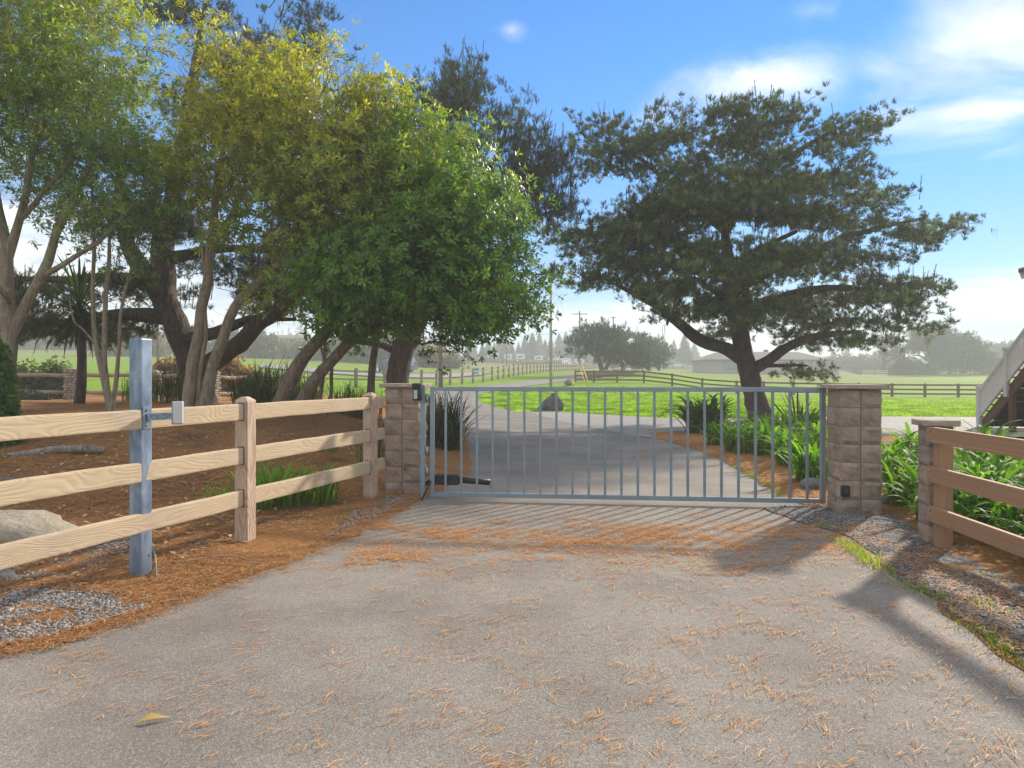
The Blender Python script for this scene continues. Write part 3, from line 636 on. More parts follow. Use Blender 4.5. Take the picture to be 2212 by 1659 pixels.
rock('rock', gx(-3.55, 4.9), (0.12, 0.09, 0.06), 'rock_grey', 'grey rock against the tan boulder', 28)
def polytube(name, pts, r, mat, parent=None, sides=8, step=0.12, wob=0.0):
    P = resample(pts, step); k = len(P); rr = np.interp(np.linspace(0, 1, k), np.linspace(0, 1, len(r)), r)
    if wob:
        for i in range(k): P[i] += np.array(mnoise.noise_vector(Vector(P[i]) * 1.7)) * wob
    V, Fc = tubes(P[None], rr[None], sides); fs = [tuple(f) for f in Fc] + [tuple(range(sides))[::-1], tuple(range((k - 1) * sides, k * sides))]
    return link(name, py_mesh(name, V, fs, mat, True), parent)
lg = thing('fallen_log', gp(95, 8.9), 'weathered grey log lying on the needles behind the pale fence', 'log')
a = gp(20, 8.9); b = gp(225, 9.3)
polytube('log', [a + Vector((0, 0, .05)), a.lerp(b, .5) + Vector((0, 0, .075)), b + Vector((0, 0, .05))], [0.035, 0.055, 0.045], 'driftwood', lg, 9, 0.08, 0.03)
polytube('stub', [a.lerp(b, .8) + Vector((0, 0, .05)), a.lerp(b, .83) + Vector((0.02, -.05, .16))], [0.03, 0.015], 'driftwood', lg, 6)
rs = random.Random(8)
STK = [((545, 1160), (575, 1135), 'dry stick leaning by the middle fence post', 0.010), ((395, 1130), (520, 1170), 'curved pale stick left of the middle fence post', 0.009),
       ((328, 1190), (337, 1258), 'short curved stick beside the galvanised post', 0.011), ((395, 1228), (560, 1230), 'thin straight twig on the needles right of the galvanised post', 0.005),
       ((395, 1207), (460, 1195), 'forked pale twig right of the galvanised post', 0.005), ((130, 1182), (215, 1205), 'curved pale stick over the pebbles', 0.008)]
for (p0, p1, lab, r_) in STK:
    a = Vector((*g0(*p0), 0)); b = Vector((*g0(*p1), 0))
    for v in (a, b): v.z = float(hz(v.x, v.y)) + 0.04
    m_ = a.lerp(b, 0.5) + Vector((rs.uniform(-.05, .05), 0.08, 0.03)); o = polytube('stick', [a, m_, b], [r_, r_ * .9, r_ * .5], 'driftwood', None, 5, 0.06, 0.01); tag(o, lab, 'stick')
# ------------------------------------------------------------------ trees
def crown_targets(ells, n, rng, shell=0.45, bough=None):
    if bough:                                          # clumps of targets, so the crown breaks into boughs with gaps between
        B, O = crown_targets(ells, max(4, n // bough[0]), rng, shell); k = np.repeat(np.arange(len(B)), bough[0])
        return B[k] + np.where(np.abs(q_ := rng.normal(size=(len(k), 3))) > 1.5, q_ * .4, q_) * np.array([bough[1], bough[1], bough[2]]), O[k]
    """ells: (px, py, d, rx_px, ry_px, rd[, weight]) -> points spread through the crown, and their outward directions"""
    C, S, Wt = [], [], []
    for e in ells:
        px, py, d, rx, ry, rd = e[:6]; C.append(at(px, py, d)); S.append((rx / F * d, rd, ry / F * d)); Wt.append((S[-1][0] * S[-1][1] * S[-1][2]) ** 0.6 * (e[6] if len(e) > 6 else 1.0))
    C = np.array(C); S = np.array(S); Wt = np.array(Wt) / sum(Wt)
    P, O = [], []
    k = rng.choice(len(C), size=n * 3, p=Wt); u = unit(rng, n * 3); r = (shell ** 3 + rng.random(n * 3) * (1 - shell ** 3)) ** (1 / 3)
    P = C[k] + u * r[:, None] * S[k]; O = u / S[k]; O /= np.linalg.norm(O, axis=1, keepdims=True)
    # drop points that lie deep inside another ellipsoid so the crown stays a shell with gaps
    q = np.stack([np.linalg.norm((P - C[j]) / S[j], axis=1) for j in range(len(C))], 1); deep = q.min(1) < shell * 0.8
    P, O = P[~deep][:n], O[~deep][:n]
    return P, O
def grow(limbs, T, rng, K=7, sag=0.1, rtip=0.004, rk=0.011, up=0.25, jit=0.05):
    nodes, rad = [], []; lp = []
    for pts, r in limbs:
        P = resample(pts, 0.22); rr = np.interp(np.linspace(0, 1, len(P)), np.linspace(0, 1, len(r)), r)
        n = np.array([mnoise.noise_vector(Vector(p) * 1.3) for p in P]); w = np.sin(np.linspace(0, math.pi, len(P)))[:, None]
        P = P + n * 0.07 * w; lp.append((P, rr)); k0 = len(P) // 3
        nodes.append(P[k0:]); rad.append(rr[k0:])
    N = np.concatenate(nodes); Rn = np.concatenate(rad)
    order = np.argsort(np.min(np.linalg.norm(T[:, None] - N[None], axis=2), axis=1)); paths, rads = [], []
    for i in order:
        d = np.linalg.norm(N - T[i], axis=1) + 0.35 * np.maximum(0, N[:, 2] - T[i, 2]); j = int(np.argmin(d)); a = N[j]; L = np.linalg.norm(T[i] - a) + 1e-6
        c = (a + T[i]) / 2 + np.array([0, 0, up * L]) * rng.uniform(-0.4, 1) + rng.normal(size=3) * jit * L * 2
        s = np.linspace(0, 1, K)[:, None]; P = (1 - s) ** 2 * a + 2 * s * (1 - s) * c + s * s * T[i]
        P[1:-1] += rng.normal(size=(K - 2, 3)) * jit * L * 0.35
        r0 = min(Rn[j] * 0.75, rtip + rk * L); rr = np.linspace(r0, rtip, K)
        paths.append(P); rads.append(rr); N = np.vstack([N, P[2:]]); Rn = np.concatenate([Rn, rr[2:]])
    return lp, np.array(paths), np.array(rads), order
def limb_mesh(name, lp, mat, parent, sides=10):
    """each hand-laid limb gets rings with uneven bark outline; returns one object: the trunk and its limbs"""
    Vs, Fs, o = [], [], 0
    for P, rr in lp:
        V, Fc = tubes(P[None], rr[None], sides)
        c = np.repeat(P, sides, 0); dv = V - c
        nn = np.array([mnoise.fractal(Vector(v) * 2.6, 0.9, 2, 3) for v in V]); V = c + dv * (1 + np.minimum(0.22, np.repeat(rr, sides) * 1.1 + .05)[:, None] * nn[:, None])
        Vs.append(V); Fs.append(Fc + o); o += len(V)
    return link(name, np_mesh(name, np.concatenate(Vs), np.concatenate(Fs), mat, True), parent)
def leaf_geo(C, A, n, L, W, t0, t1, rng, fold=0.12, droop=0.0):
    """whorls of n diamond leaves about axes A at centres C"""
    m = len(C); A, U, Wv = perp(A)
    ph = (np.arange(n)[None] * (2 * math.pi / n) + rng.random((m, 1)) * 6.28 + rng.normal(size=(m, n)) * 0.25)[..., None]
    th = rng.uniform(t0, t1, (m, n))[..., None]
    rad = np.cos(ph) * U[:, None] + np.sin(ph) * Wv[:, None]
    D = np.cos(th) * A[:, None] + np.sin(th) * rad; D[..., 2] -= droop; D /= np.linalg.norm(D, axis=2, keepdims=True)
    S = np.cross(D, A[:, None]); S /= np.linalg.norm(S, axis=2, keepdims=True) + 1e-9; Nn = np.cross(S, D)
    l = L * rng.uniform(0.65, 1.15, (m, n, 1)); w = W * rng.uniform(0.8, 1.15, (m, n, 1))
    B = C[:, None] + D * l * 0.08 + A[:, None] * rng.normal(size=(m, n, 1)) * L * 0.15
    mid = B + D * l * 0.58 + Nn * fold * l * 0.5
    V = np.stack([B, mid + S * w / 2, mid - S * w / 2, B + D * l], 2).reshape(-1, 3)
    i = np.arange(m * n)[:, None] * 4; Fc = np.concatenate([i + [0, 1, 2], i + [2, 1, 3]], 1).reshape(-1, 3)
    return V, Fc
def needle_geo(B, D, Ls, n, nl, w, rng, a0=0.3, a1=1.55, t0=0.0, taper=0.1):
    """bottlebrush shoots: n thin needles along each shoot"""
    m = len(B); D, U, Wv = perp(D)
    tt = rng.uniform(t0, 1, (m, n, 1)); ph = rng.random((m, n, 1)) * 6.28; an = rng.uniform(a0, a1, (m, n, 1)) * (1.0 - taper * tt)
    rad = np.cos(ph) * U[:, None] + np.sin(ph) * Wv[:, None]
    nd = np.cos(an) * D[:, None] + np.sin(an) * rad
    base = B[:, None] + D[:, None] * (tt * Ls[:, None, None]); side = np.cross(nd, D[:, None]); side /= np.linalg.norm(side, axis=2, keepdims=True) + 1e-9
    l = nl * rng.uniform(0.7, 1.2, (m, n, 1))
    V = np.stack([base - side * w / 2, base + side * w / 2, base + nd * l], 2).reshape(-1, 3)
    return V, np.arange(m * n * 3).reshape(-1, 3)
def lerp_cols(rng, n, cols, per, spread=0.18):
    """n random tints between palette colours, each repeated per times"""
    cols = np.array(cols); x = rng.random(n) * (len(cols) - 1); i = np.minimum(x.astype(int), len(cols) - 2); f = (x - i)[:, None]
    c = cols[i] * (1 - f) + cols[i + 1] * f; c = c * rng.normal(1, spread, (n, 1)).clip(0.45, 1.7); return np.repeat(c, per, 0)

def leafy_tree(name, base, label, limbs, ells, nT, nW, seed, cols, top_cols=None, ztop=None, L=0.085, W=0.028, nl=8, rc=0.22, bark='bark_pale', shell=0.45, twigs=3, cat='tree', bare=0, spread_up=0.35, group=None, extra=None):
    rng = np.random.default_rng(seed); t = thing(name, base, label, cat, group)
    T, O = crown_targets(ells, nT, rng, shell, (4, rc * 1.2, rc * 1.0) if nT > 100 else None)
    if extra is not None: T = np.vstack([T, extra]); O = np.vstack([O, np.tile([0, 0, 1.0], (len(extra), 1))])
    lp, paths, rads, order = grow(limbs, T, rng)
    limb_mesh('trunk', lp, bark, t)
    V, Fc = tubes(paths, rads, 5); V2 = []; F2 = []
    n = len(T); k = np.repeat(np.arange(n), nW)
    off = rng.normal(size=(n * nW, 3)) * rc; off[:, 2] *= 0.8
    C = T[k] + off + O[k] * rc * 0.3; A = O[k] * 0.8 + off / rc * 0.5 + np.array([0, 0, spread_up])
    # twigs run from the branch end to some whorls
    sel = rng.random(len(C)) < twigs / nW
    a = T[k][sel] - O[k][sel] * rc * 0.5; b = C[sel]; mid = (a + b) / 2 + rng.normal(size=a.shape) * 0.04
    tv, tf = tubes(np.stack([a, mid, b], 1), np.tile([0.0045, 0.0035, 0.002], (len(a), 1)), 3)
    parts = [(V, Fc, 0.5), (tv, tf, 0.5)]
    if bare:                                            # bare grey twigs sticking out of the crown
        Tb, Ob = crown_targets(ells, bare, rng, 0.8); Lb = rng.uniform(0.3, 0.75, (len(Tb), 1)); Db = Ob * 0.7 + np.array([0, 0, 0.7]) + rng.normal(size=Tb.shape) * 0.35
        Db /= np.linalg.norm(Db, axis=1, keepdims=True); s0 = Tb - Db * Lb * 0.6; s1 = Tb + Db * Lb * 0.5; mm = (s0 + s1) / 2 + rng.normal(size=s0.shape) * 0.06
        bv, bfc = tubes(np.stack([s0, mm, s1], 1), np.tile([0.008, 0.006, 0.003], (len(s0), 1)), 3); parts.append((bv, bfc, 0.5))
    V, Fc, _ = merge(parts); link('branches', np_mesh('branches', V, Fc, 'twig_grey' if bare else bark, True), t)['kind'] = 'stuff'
    lv, lf = leaf_geo(C, A, nl, L, W, 0.6, 1.5, rng, droop=0.15)
    col = lerp_cols(rng, len(C), cols, nl * 4)
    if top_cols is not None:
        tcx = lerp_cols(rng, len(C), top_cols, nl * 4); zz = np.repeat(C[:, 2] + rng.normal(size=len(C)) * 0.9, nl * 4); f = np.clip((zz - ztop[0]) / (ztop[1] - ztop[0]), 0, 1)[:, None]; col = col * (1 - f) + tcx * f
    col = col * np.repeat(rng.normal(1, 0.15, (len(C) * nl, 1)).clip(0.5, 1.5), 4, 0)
    link('crown', np_mesh('crown', lv, lf, 'leaf_glossy', False, col), t)
    return t
def pine_tree(name, base, label, limbs, ells, nT, nS, seed, cols, rc=(0.4, 0.14), sl=(0.22, 0.45), nn=30, nl=0.10, w=0.011, bark='bark_dark', up=0.7, shell=0.3, cat='tree', candles=None, lichen=0, group=None, K=7, pads=None):
    rng = np.random.default_rng(seed); t = thing(name, base, label, cat, group)
    T, O = crown_targets(ells, nT, rng, shell, pads or ((7, rc[0] * 1.5, rc[1] * 1.3) if nT > 100 else None)); lp, paths, rads, order = grow(limbs, T, rng, K, up=0.15, rk=0.016, rtip=0.008)
    limb_mesh('trunk', lp, bark, t)
    n = len(T); npf = max(2, nS // 6); k = np.repeat(np.arange(n), npf); off = rng.normal(size=(n * npf, 3)) * np.array([rc[0], rc[0], rc[1] * 1.3])
    Pc = T[k] + off; pc = lerp_cols(rng, len(Pc), cols, 1, 0.4); kk = np.repeat(np.arange(len(Pc)), 6)      # puffs of needles, each of six short shoots
    u = unit(rng, len(kk)); D = u * 0.8 + np.array([0, 0, up]) + O[k][kk] * 0.3; D /= np.linalg.norm(D, axis=1, keepdims=True); Ls = rng.uniform(*sl, len(kk)); B = Pc[kk] + u * Ls[:, None] * 0.35; bc = pc[kk]
    cnd = None
    if candles:                                        # upright leaders on top of the boughs
        hi = np.where(O[:, 2] > 0.3)[0]; kc = rng.choice(hi, min(len(hi), candles[0])); Dc = O[kc] * 0.3 + np.array([0, 0, 1.0]) + rng.normal(size=(len(kc), 3)) * 0.14; Dc /= np.linalg.norm(Dc, axis=1, keepdims=True)
        cnd = (T[kc] + rng.normal(size=Dc.shape) * 0.06, Dc, rng.uniform(0.3, candles[1], len(kc)))
    sel = rng.random(len(B)) < 0.07
    V1, F1 = tubes(paths, rads, 4); a = B[sel]; b = B[sel] + D[sel] * Ls[sel][:, None] * 0.95
    V2, F2 = tubes(np.stack([a - D[sel] * 0.12, (a + b) / 2, b], 1), np.tile([0.010, 0.008, 0.004], (len(a), 1)), 3)
    pr_ = [(V1, F1, 0.5), (V2, F2, 0.5)]
    if cnd: e_ = cnd[0] + cnd[1] * cnd[2][:, None]; pr_.append((*tubes(np.stack([cnd[0] - cnd[1] * .2, (cnd[0] + e_) / 2, e_], 1), np.tile([0.014, 0.010, 0.005], (len(e_), 1)), 3), 0.5))
    V, Fc, _ = merge(pr_); link('branches', np_mesh('branches', V, Fc, bark, True), t)['kind'] = 'stuff'
    V, Fc = needle_geo(B, D, Ls, nn, nl, w, rng); col = np.repeat(bc * rng.normal(1, .12, (len(bc), 1)).clip(.6, 1.4), nn * 3, 0)
    if cnd:
        Vc, Fcc = needle_geo(*cnd, nn * 3, nl * .75, w, rng, .5, 1.0, 0.0, .3); V, Fc, col = merge([(V, Fc, col), (Vc, Fcc, lerp_cols(rng, len(cnd[0]), cols, nn * 9, .2))])
    link('crown', np_mesh('crown', V, Fc, 'leaf_needle', False, col), t)
    if lichen:
        k = rng.choice(len(T), lichen, p=None); m0 = T[k] + rng.normal(size=(lichen, 3)) * 0.25; nstr = 6
        S = np.repeat(m0, nstr, 0) + rng.normal(size=(lichen * nstr, 3)) * np.array([0.06, 0.06, 0.03]); ln = rng.uniform(0.12, 0.5, len(S)); x = rng.normal(size=(len(S), 3)) * 0.012
        e1 = S + x; e2 = S - x; tip = S.copy(); tip[:, 2] -= ln; md = (e1 + tip) / 2 + rng.normal(size=S.shape) * 0.015
        V = np.stack([e1, e2, md, tip], 1).reshape(-1, 3); i = np.arange(len(S))[:, None] * 4; Fc = np.concatenate([i + [0, 1, 2], i + [2, 1, 3]], 1).reshape(-1, 3)
        link('lichen', np_mesh('lichen', V, Fc, 'lichen'), t)['kind'] = 'stuff'
    return t
def L_(d, *pts): return [at(p[0], p[1], p[2] if len(p) > 2 else d) for p in pts]

# --- big pine behind the gate on the right
d = 23.0
PINE_COLS = [(.06, .094, .036), (.098, .144, .05), (.15, .20, .068), (.155, .152, .068)]
limbs = [(L_(d, (1648, 925), (1630, 850), (1612, 780), (1597, 710), (1580, 620), (1568, 520), (1562, 430)), [0.44, 0.33, 0.29, 0.27, 0.22, 0.15, 0.06]),
 (L_(d, (1606, 775), (1560, 750), (1510, 735), (1470, 700), (1420, 660), (1330, 615)), [0.26, 0.20, 0.19, 0.16, 0.12, 0.05]),
 (L_(d, (1622, 800), (1660, 780, 22.7), (1700, 748, 22.4), (1770, 725, 22), (1860, 716, 22)), [0.2, 0.17, 0.13, 0.10, 0.04]),
 (L_(d, (1597, 710), (1680, 650, 23.5), (1800, 620, 24), (1950, 640, 24)), [0.22, 0.17, 0.12, 0.04]),
 (L_(d, (1580, 630), (1700, 565, 24), (1850, 505, 24.5), (2000, 470, 25)), [0.2, 0.15, 0.1, 0.04]),
 (L_(d, (1575, 580), (1450, 520, 22.5), (1290, 490, 22)), [0.18, 0.12, 0.04]), (L_(d, (1568, 500), (1650, 380), (1800, 280)), [0.16, 0.11, 0.04]),
 (L_(d, (1568, 500), (1440, 390), (1340, 310)), [0.15, 0.10, 0.04]), (L_(d, (1590, 680), (1560, 640, 21.5), (1500, 600, 20)), [0.18, 0.12, 0.05]),
 (L_(d, (1575, 600), (1640, 540, 21.5), (1720, 500, 20)), [0.16, 0.1, 0.05]), (L_(d, (1640, 790, 22.8), (1700, 790, 22.3), (1745, 790, 22)), [0.08, 0.06, 0.03])]
ells = [(1570, 350, 23, 260, 95, 3.2), (1350, 400, 22.5, 85, 105, 2.0), (1330, 510, 22, 120, 60, 2.2), (1780, 330, 23, 100, 95, 2.0), (1870, 465, 24.5, 150, 60, 2.0), (1985, 500, 25, 55, 28, 0.9),
        (1500, 480, 21, 140, 80, 2.2), (1700, 500, 20.8, 130, 75, 2.0), (1860, 560, 23, 110, 40, 1.8), (1840, 640, 23.5, 140, 45, 2.0), (1770, 715, 22, 130, 28, 1.6), (1550, 620, 20.5, 150, 48, 1.8), (1690, 630, 21, 110, 50, 1.6),
        (1270, 585, 22, 70, 32, 1.2), (1400, 620, 22, 80, 36, 1.4), (1742, 800, 22, 42, 20, 0.6, 1.5), (1460, 690, 22, 45, 22, 0.8), (1300, 320, 22.5, 28, 60, 0.7), (1420, 290, 23, 40, 50, 0.9), (1840, 270, 23, 35, 45, 0.8), (1600, 560, 24.5, 260, 110, 2.0, .7), (1920, 390, 24, 50, 45, 1.1), (1600, 690, 21, 130, 34, 1.4), (1480, 655, 21, 110, 40, 1.5), (1900, 660, 23, 95, 34, 1.4), (1820, 730, 22.5, 110, 26, 1.3), (1340, 610, 21.5, 100, 36, 1.3), (1690, 690, 24.5, 170, 50, 1.5), (1450, 420, 21.5, 120, 80, 1.8), (1650, 420, 20.8, 130, 80, 1.8), (1270, 500, 22, 60, 30, 1.0), (1960, 630, 24, 55, 22, .8), (1930, 700, 22.5, 60, 20, .8), (1570, 560, 20, 170, 50, 1.2), (1700, 590, 20.2, 140, 45, 1.2), (1560, 480, 20, 150, 60, 1.2), (2030, 480, 25, 30, 20, .6), (1560, 300, 22, 150, 60, 1.8), (1560, 380, 21.5, 120, 60, 1.5), (1800, 430, 22.5, 120, 50, 1.6), (1860, 390, 23, 80, 45, 1.2), (1760, 560, 21.5, 120, 45, 1.4), (1920, 540, 24, 90, 30, 1.1)]
pine_tree('pine_tree', gp(1648, 23), 'large spreading dark pine standing behind the gate near the latch pillar', limbs, ells, 3600, 18, 11, PINE_COLS, rc=(0.18, 0.09), sl=(0.05, 0.12), nn=15, nl=0.12, w=0.0135, K=5, up=0.8, pads=(16, 0.62, 0.085), candles=(420, 0.62), lichen=170)

# --- broad dark pine inside the left group
d = 18.0
DK = [(.028, .042, .018), (.045, .066, .026), (.075, .095, .034)]
limbs = [(L_(d, (432, 882), (412, 790), (390, 730), (365, 670), (345, 620)), [0.46, 0.36, 0.33, 0.31, 0.27]), (L_(d, (352, 640), (305, 580), (275, 520), (262, 440), (262, 340)), [0.28, 0.22, 0.19, 0.15, 0.06]),
 (L_(d, (352, 640), (350, 560), (365, 460), (395, 320), (420, 160), (440, 20)), [0.33, 0.26, 0.22, 0.17, 0.12, 0.05]), (L_(d, (425, 800), (500, 755, 17.5), (560, 700, 17), (620, 650, 16.5), (700, 590, 16)), [0.28, 0.22, 0.2, 0.15, 0.06]),
 (L_(d, (400, 735), (460, 720, 17.5), (540, 690, 17), (640, 690, 17)), [0.2, 0.15, 0.1, 0.04]), (L_(d, (370, 690), (300, 680), (200, 690), (90, 700)), [0.22, 0.17, 0.12, 0.05]),
 (L_(d, (345, 620), (240, 600), (120, 605), (0, 600)), [0.2, 0.15, 0.1, 0.04]), (L_(d, (365, 460), (480, 400), (580, 300)), [0.16, 0.1, 0.05]), (L_(d, (360, 560), (460, 540), (590, 540)), [0.17, 0.11, 0.05])]
ells = [(150, 612, 18, 170, 30, 1.8), (120, 705, 18, 150, 42, 1.8, 1.3), (20, 650, 18, 90, 60, 1.4), (300, 720, 18, 55, 28, 0.9), (330, 660, 19, 60, 24, 0.9), (470, 555, 18, 130, 40, 1.8), (570, 645, 16.8, 110, 34, 1.5), (640, 560, 17, 110, 60, 1.6),
        (400, 420, 18, 150, 90, 1.8, .7), (470, 150, 18, 130, 90, 1.8), (620, 60, 18, 55, 60, 1.0), (400, 30, 18, 80, 60, 1.4), (560, 250, 18, 110, 80, 1.5, .7), (330, 480, 18, 110, 30, 1.3), (700, 680, 17, 80, 24, 1.0)]
pine_tree('pine_tree', gp(430, 18), 'broad dark pine with thick leaning trunk among the left trees', limbs, ells, 900, 24, 12, DK, rc=(0.2, 0.11), sl=(0.06, 0.15), nn=16, nl=0.12, w=0.0115, pads=(13, 0.6, 0.09), K=5, up=0.7, candles=(260, 0.6), lichen=40)

# --- pine whose top shows above the rounded green tree
d = 20.5
limbs = [(L_(d, (858, 850), (862, 800), (872, 750), (900, 690), (930, 560), (975, 400), (992, 290), (992, 200)), [0.36, 0.33, 0.31, 0.27, 0.2, 0.15, 0.09, 0.03]), (L_(d, (960, 440), (1040, 380), (1085, 310), (1095, 270)), [0.13, 0.1, 0.07, 0.03]),
 (L_(d, (950, 500), (1060, 450), (1140, 400), (1205, 365)), [0.13, 0.1, 0.07, 0.02]), (L_(d, (940, 540), (1060, 500), (1150, 470), (1215, 450)), [0.12, 0.09, 0.06, 0.02]), (L_(d, (985, 330), (930, 240), (900, 170)), [0.1, 0.06, 0.02]),
 (L_(d, (895, 705), (940, 660), (985, 640)), [0.13, 0.09, 0.04]), (L_(d, (868, 770), (820, 742), (740, 738)), [0.12, 0.09, 0.05])]
ells = [(992, 215, 20.5, 62, 75, 1.2), (1085, 285, 20.5, 58, 75, 1.2), (1090, 370, 20.5, 70, 45, 1.3), (1150, 400, 20.5, 42, 30, 0.8), (1160, 460, 20.5, 42, 28, 0.9), (1010, 330, 20.5, 80, 80, 1.6), (910, 215, 20.5, 38, 50, 0.8), (1185, 368, 20.5, 34, 14, 0.5, 2.5), (1195, 452, 20.5, 34, 16, 0.5, 2.5), (1150, 330, 20.5, 34, 30, 0.7, 1.5), (1120, 235, 20.5, 25, 40, 0.5), (890, 640, 20.5, 80, 40, 1.0)]
pine_tree('pine_tree', gp(858, 20.5), 'tall pine whose spiky top rises above the rounded green tree', limbs, ells, 520, 24, 13, [(.045, .068, .032), (.07, .098, .042), (.10, .13, .05)], rc=(0.26, 0.15), sl=(0.08, 0.2), nn=17, nl=0.11, w=0.0115, up=1.3, pads=(8, 0.34, 0.22), candles=(320, 1.1), K=5)

# --- pale-barked tree at the left edge
d = 12.6
limbs = [(L_(d, (14, 892), (18, 780), (18, 680), (16, 580), (6, 500), (-20, 360), (-30, 220)), [0.165, 0.135, 0.12, 0.11, 0.09, 0.06, 0.03]), (L_(d, (22, 735), (55, 660), (85, 600), (130, 500), (172, 400), (235, 290)), [0.095, 0.085, 0.08, 0.065, 0.05, 0.02]),
 (L_(d, (16, 560), (42, 470), (60, 380), (95, 250), (120, 120)), [0.085, 0.065, 0.055, 0.04, 0.02]), (L_(d, (85, 600), (150, 560), (230, 500), (290, 440)), [0.055, 0.045, 0.035, 0.015]), (L_(d, (40, 480), (90, 420), (160, 330), (200, 200)), [0.05, 0.04, 0.03, 0.015]), (L_(d, (18, 650), (10, 640, 12), (-60, 560, 11.5)), [0.06, 0.05, 0.03])]
ells = [(130, 110, 12.6, 190, 130, 1.9), (40, 300, 12.6, 120, 110, 1.7, .7), (215, 280, 12.6, 110, 110, 1.6), (240, 460, 12.6, 85, 85, 1.2, .8), (120, 470, 12.8, 100, 80, 1.2, .35), (-60, 160, 12.4, 140, 160, 1.8), (300, 380, 13, 60, 100, 1.2, .8), (150, -30, 12.6, 160, 80, 1.6)]
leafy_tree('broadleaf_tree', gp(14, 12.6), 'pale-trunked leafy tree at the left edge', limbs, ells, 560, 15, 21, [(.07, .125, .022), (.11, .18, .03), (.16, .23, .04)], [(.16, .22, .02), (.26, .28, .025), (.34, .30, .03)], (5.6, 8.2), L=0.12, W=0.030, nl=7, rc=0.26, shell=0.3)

# --- twiggy yellow-green tree in the middle of the left group
d = 13.4
limbs = [(L_(d, (404, 890), (416, 790), (430, 700), (447, 610), (462, 480), (480, 330), (500, 200)), [0.13, 0.105, 0.095, 0.085, 0.07, 0.05, 0.02]), (L_(d, (440, 890), (458, 800), (482, 720), (515, 650), (575, 590), (640, 540), (720, 480)), [0.13, 0.11, 0.10, 0.085, 0.07, 0.055, 0.03]),
 (L_(d, (425, 890), (436, 780), (444, 680), (440, 560), (425, 440)), [0.045, 0.04, 0.035, 0.03, 0.015]), (L_(d, (500, 675), (600, 560), (680, 430), (720, 300)), [0.06, 0.05, 0.04, 0.02]), (L_(d, (455, 540), (520, 420), (560, 280), (580, 160)), [0.055, 0.045, 0.03, 0.015]), (L_(d, (640, 540), (760, 470), (850, 380)), [0.05, 0.04, 0.02])]
ells = [(545, 225, 13.4, 125, 140, 1.7), (690, 275, 13.2, 150, 135, 1.9), (820, 350, 13, 130, 140, 1.8), (560, 440, 13.0, 140, 110, 1.5, .6), (730, 470, 12.6, 150, 130, 1.5), (470, 340, 13.6, 75, 150, 1.3, .6), (650, 590, 12.6, 110, 70, 1.2, .7), (860, 480, 12.6, 100, 110, 1.4)]
YG = [(.10, .15, .018), (.16, .21, .022), (.23, .26, .025), (.15, .19, .025)]
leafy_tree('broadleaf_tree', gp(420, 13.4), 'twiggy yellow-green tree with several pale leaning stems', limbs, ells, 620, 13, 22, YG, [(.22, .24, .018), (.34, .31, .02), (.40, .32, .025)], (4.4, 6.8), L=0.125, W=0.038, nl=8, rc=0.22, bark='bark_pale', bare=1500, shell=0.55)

# --- rounded green tree beside the gate pillar
d = 12.6
limbs = [(L_(d, (598, 885), (632, 810), (672, 750), (715, 700), (790, 640), (880, 570)), [0.15, 0.125, 0.115, 0.10, 0.07, 0.03]), (L_(d, (640, 885), (685, 815), (735, 765), (795, 700), (880, 640), (980, 590)), [0.12, 0.10, 0.095, 0.085, 0.06, 0.025]),
 (L_(d, (745, 755), (790, 720), (850, 690), (940, 670), (1040, 650)), [0.06, 0.05, 0.045, 0.035, 0.015]), (L_(d, (715, 700), (760, 600), (830, 500), (900, 420)), [0.07, 0.055, 0.04, 0.02]), (L_(d, (880, 640), (960, 560), (1040, 480)), [0.05, 0.035, 0.015]), (L_(d, (850, 690), (905, 742), (950, 740), (985, 752), (1015, 778)), [0.02, 0.02, 0.018, 0.013, 0.006])]
ells = [(960, 430, 12.6, 110, 130, 1.5), (1038, 545, 12.4, 106, 125, 1.5), (900, 570, 12.0, 130, 110, 1.3), (1078, 645, 12.4, 76, 70, 1.1), (770, 600, 12.0, 110, 80, 1.2), (1000, 640, 12.0, 80, 60, 1.0), (870, 340, 13, 90, 80, 1.3), (820, 670, 12.4, 90, 40, 0.9, .7), (720, 640, 12.2, 60, 60, 0.9, .6)]
ex = np.array([tuple(at(*p)) for p in ((945, 750, 12.6), (960, 738, 12.6), (1000, 750, 12.6), (925, 770, 12.6), (990, 700, 12.3), (1015, 705, 12.3), (1060, 715, 12.3))])
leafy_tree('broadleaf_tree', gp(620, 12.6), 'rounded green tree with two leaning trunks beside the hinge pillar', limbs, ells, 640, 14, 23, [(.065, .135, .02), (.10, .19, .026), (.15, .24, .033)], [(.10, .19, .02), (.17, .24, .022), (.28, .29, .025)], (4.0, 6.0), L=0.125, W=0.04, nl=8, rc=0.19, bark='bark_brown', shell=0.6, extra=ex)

# --- slender stems
def stem_tree(base, label, limbs, ells, seed, nT=26, cols=((.03, .06, .012), (.07, .11, .02)), bark='bark_pale'):
    return leafy_tree('slender_tree', base, label, limbs, ells, nT, 7, seed, cols, L=0.09, W=0.026, nl=6, rc=0.2, bark=bark, shell=0.2)
stem_tree(gp(235, 13), 'cluster of thin pale stems between the palm and the galvanised post', [(L_(13, (240, 895), (222, 820), (205, 700), (203, 600), (205, 480), (195, 380)), [0.05, 0.045, 0.04, 0.035, 0.03, 0.012]), (L_(13, (240, 895), (226, 800), (230, 700), (235, 560), (240, 450)), [0.05, 0.045, 0.04, 0.035, 0.012]),
  (L_(13, (240, 895), (252, 800), (262, 700), (280, 600), (300, 500)), [0.045, 0.035, 0.03, 0.025, 0.012]), (L_(13, (216, 760), (190, 720), (160, 690), (150, 640)), [0.022, 0.018, 0.014, 0.006])], [(220, 430, 13, 80, 60, 1.0), (300, 480, 13, 50, 50, 0.8)], 31, 30)
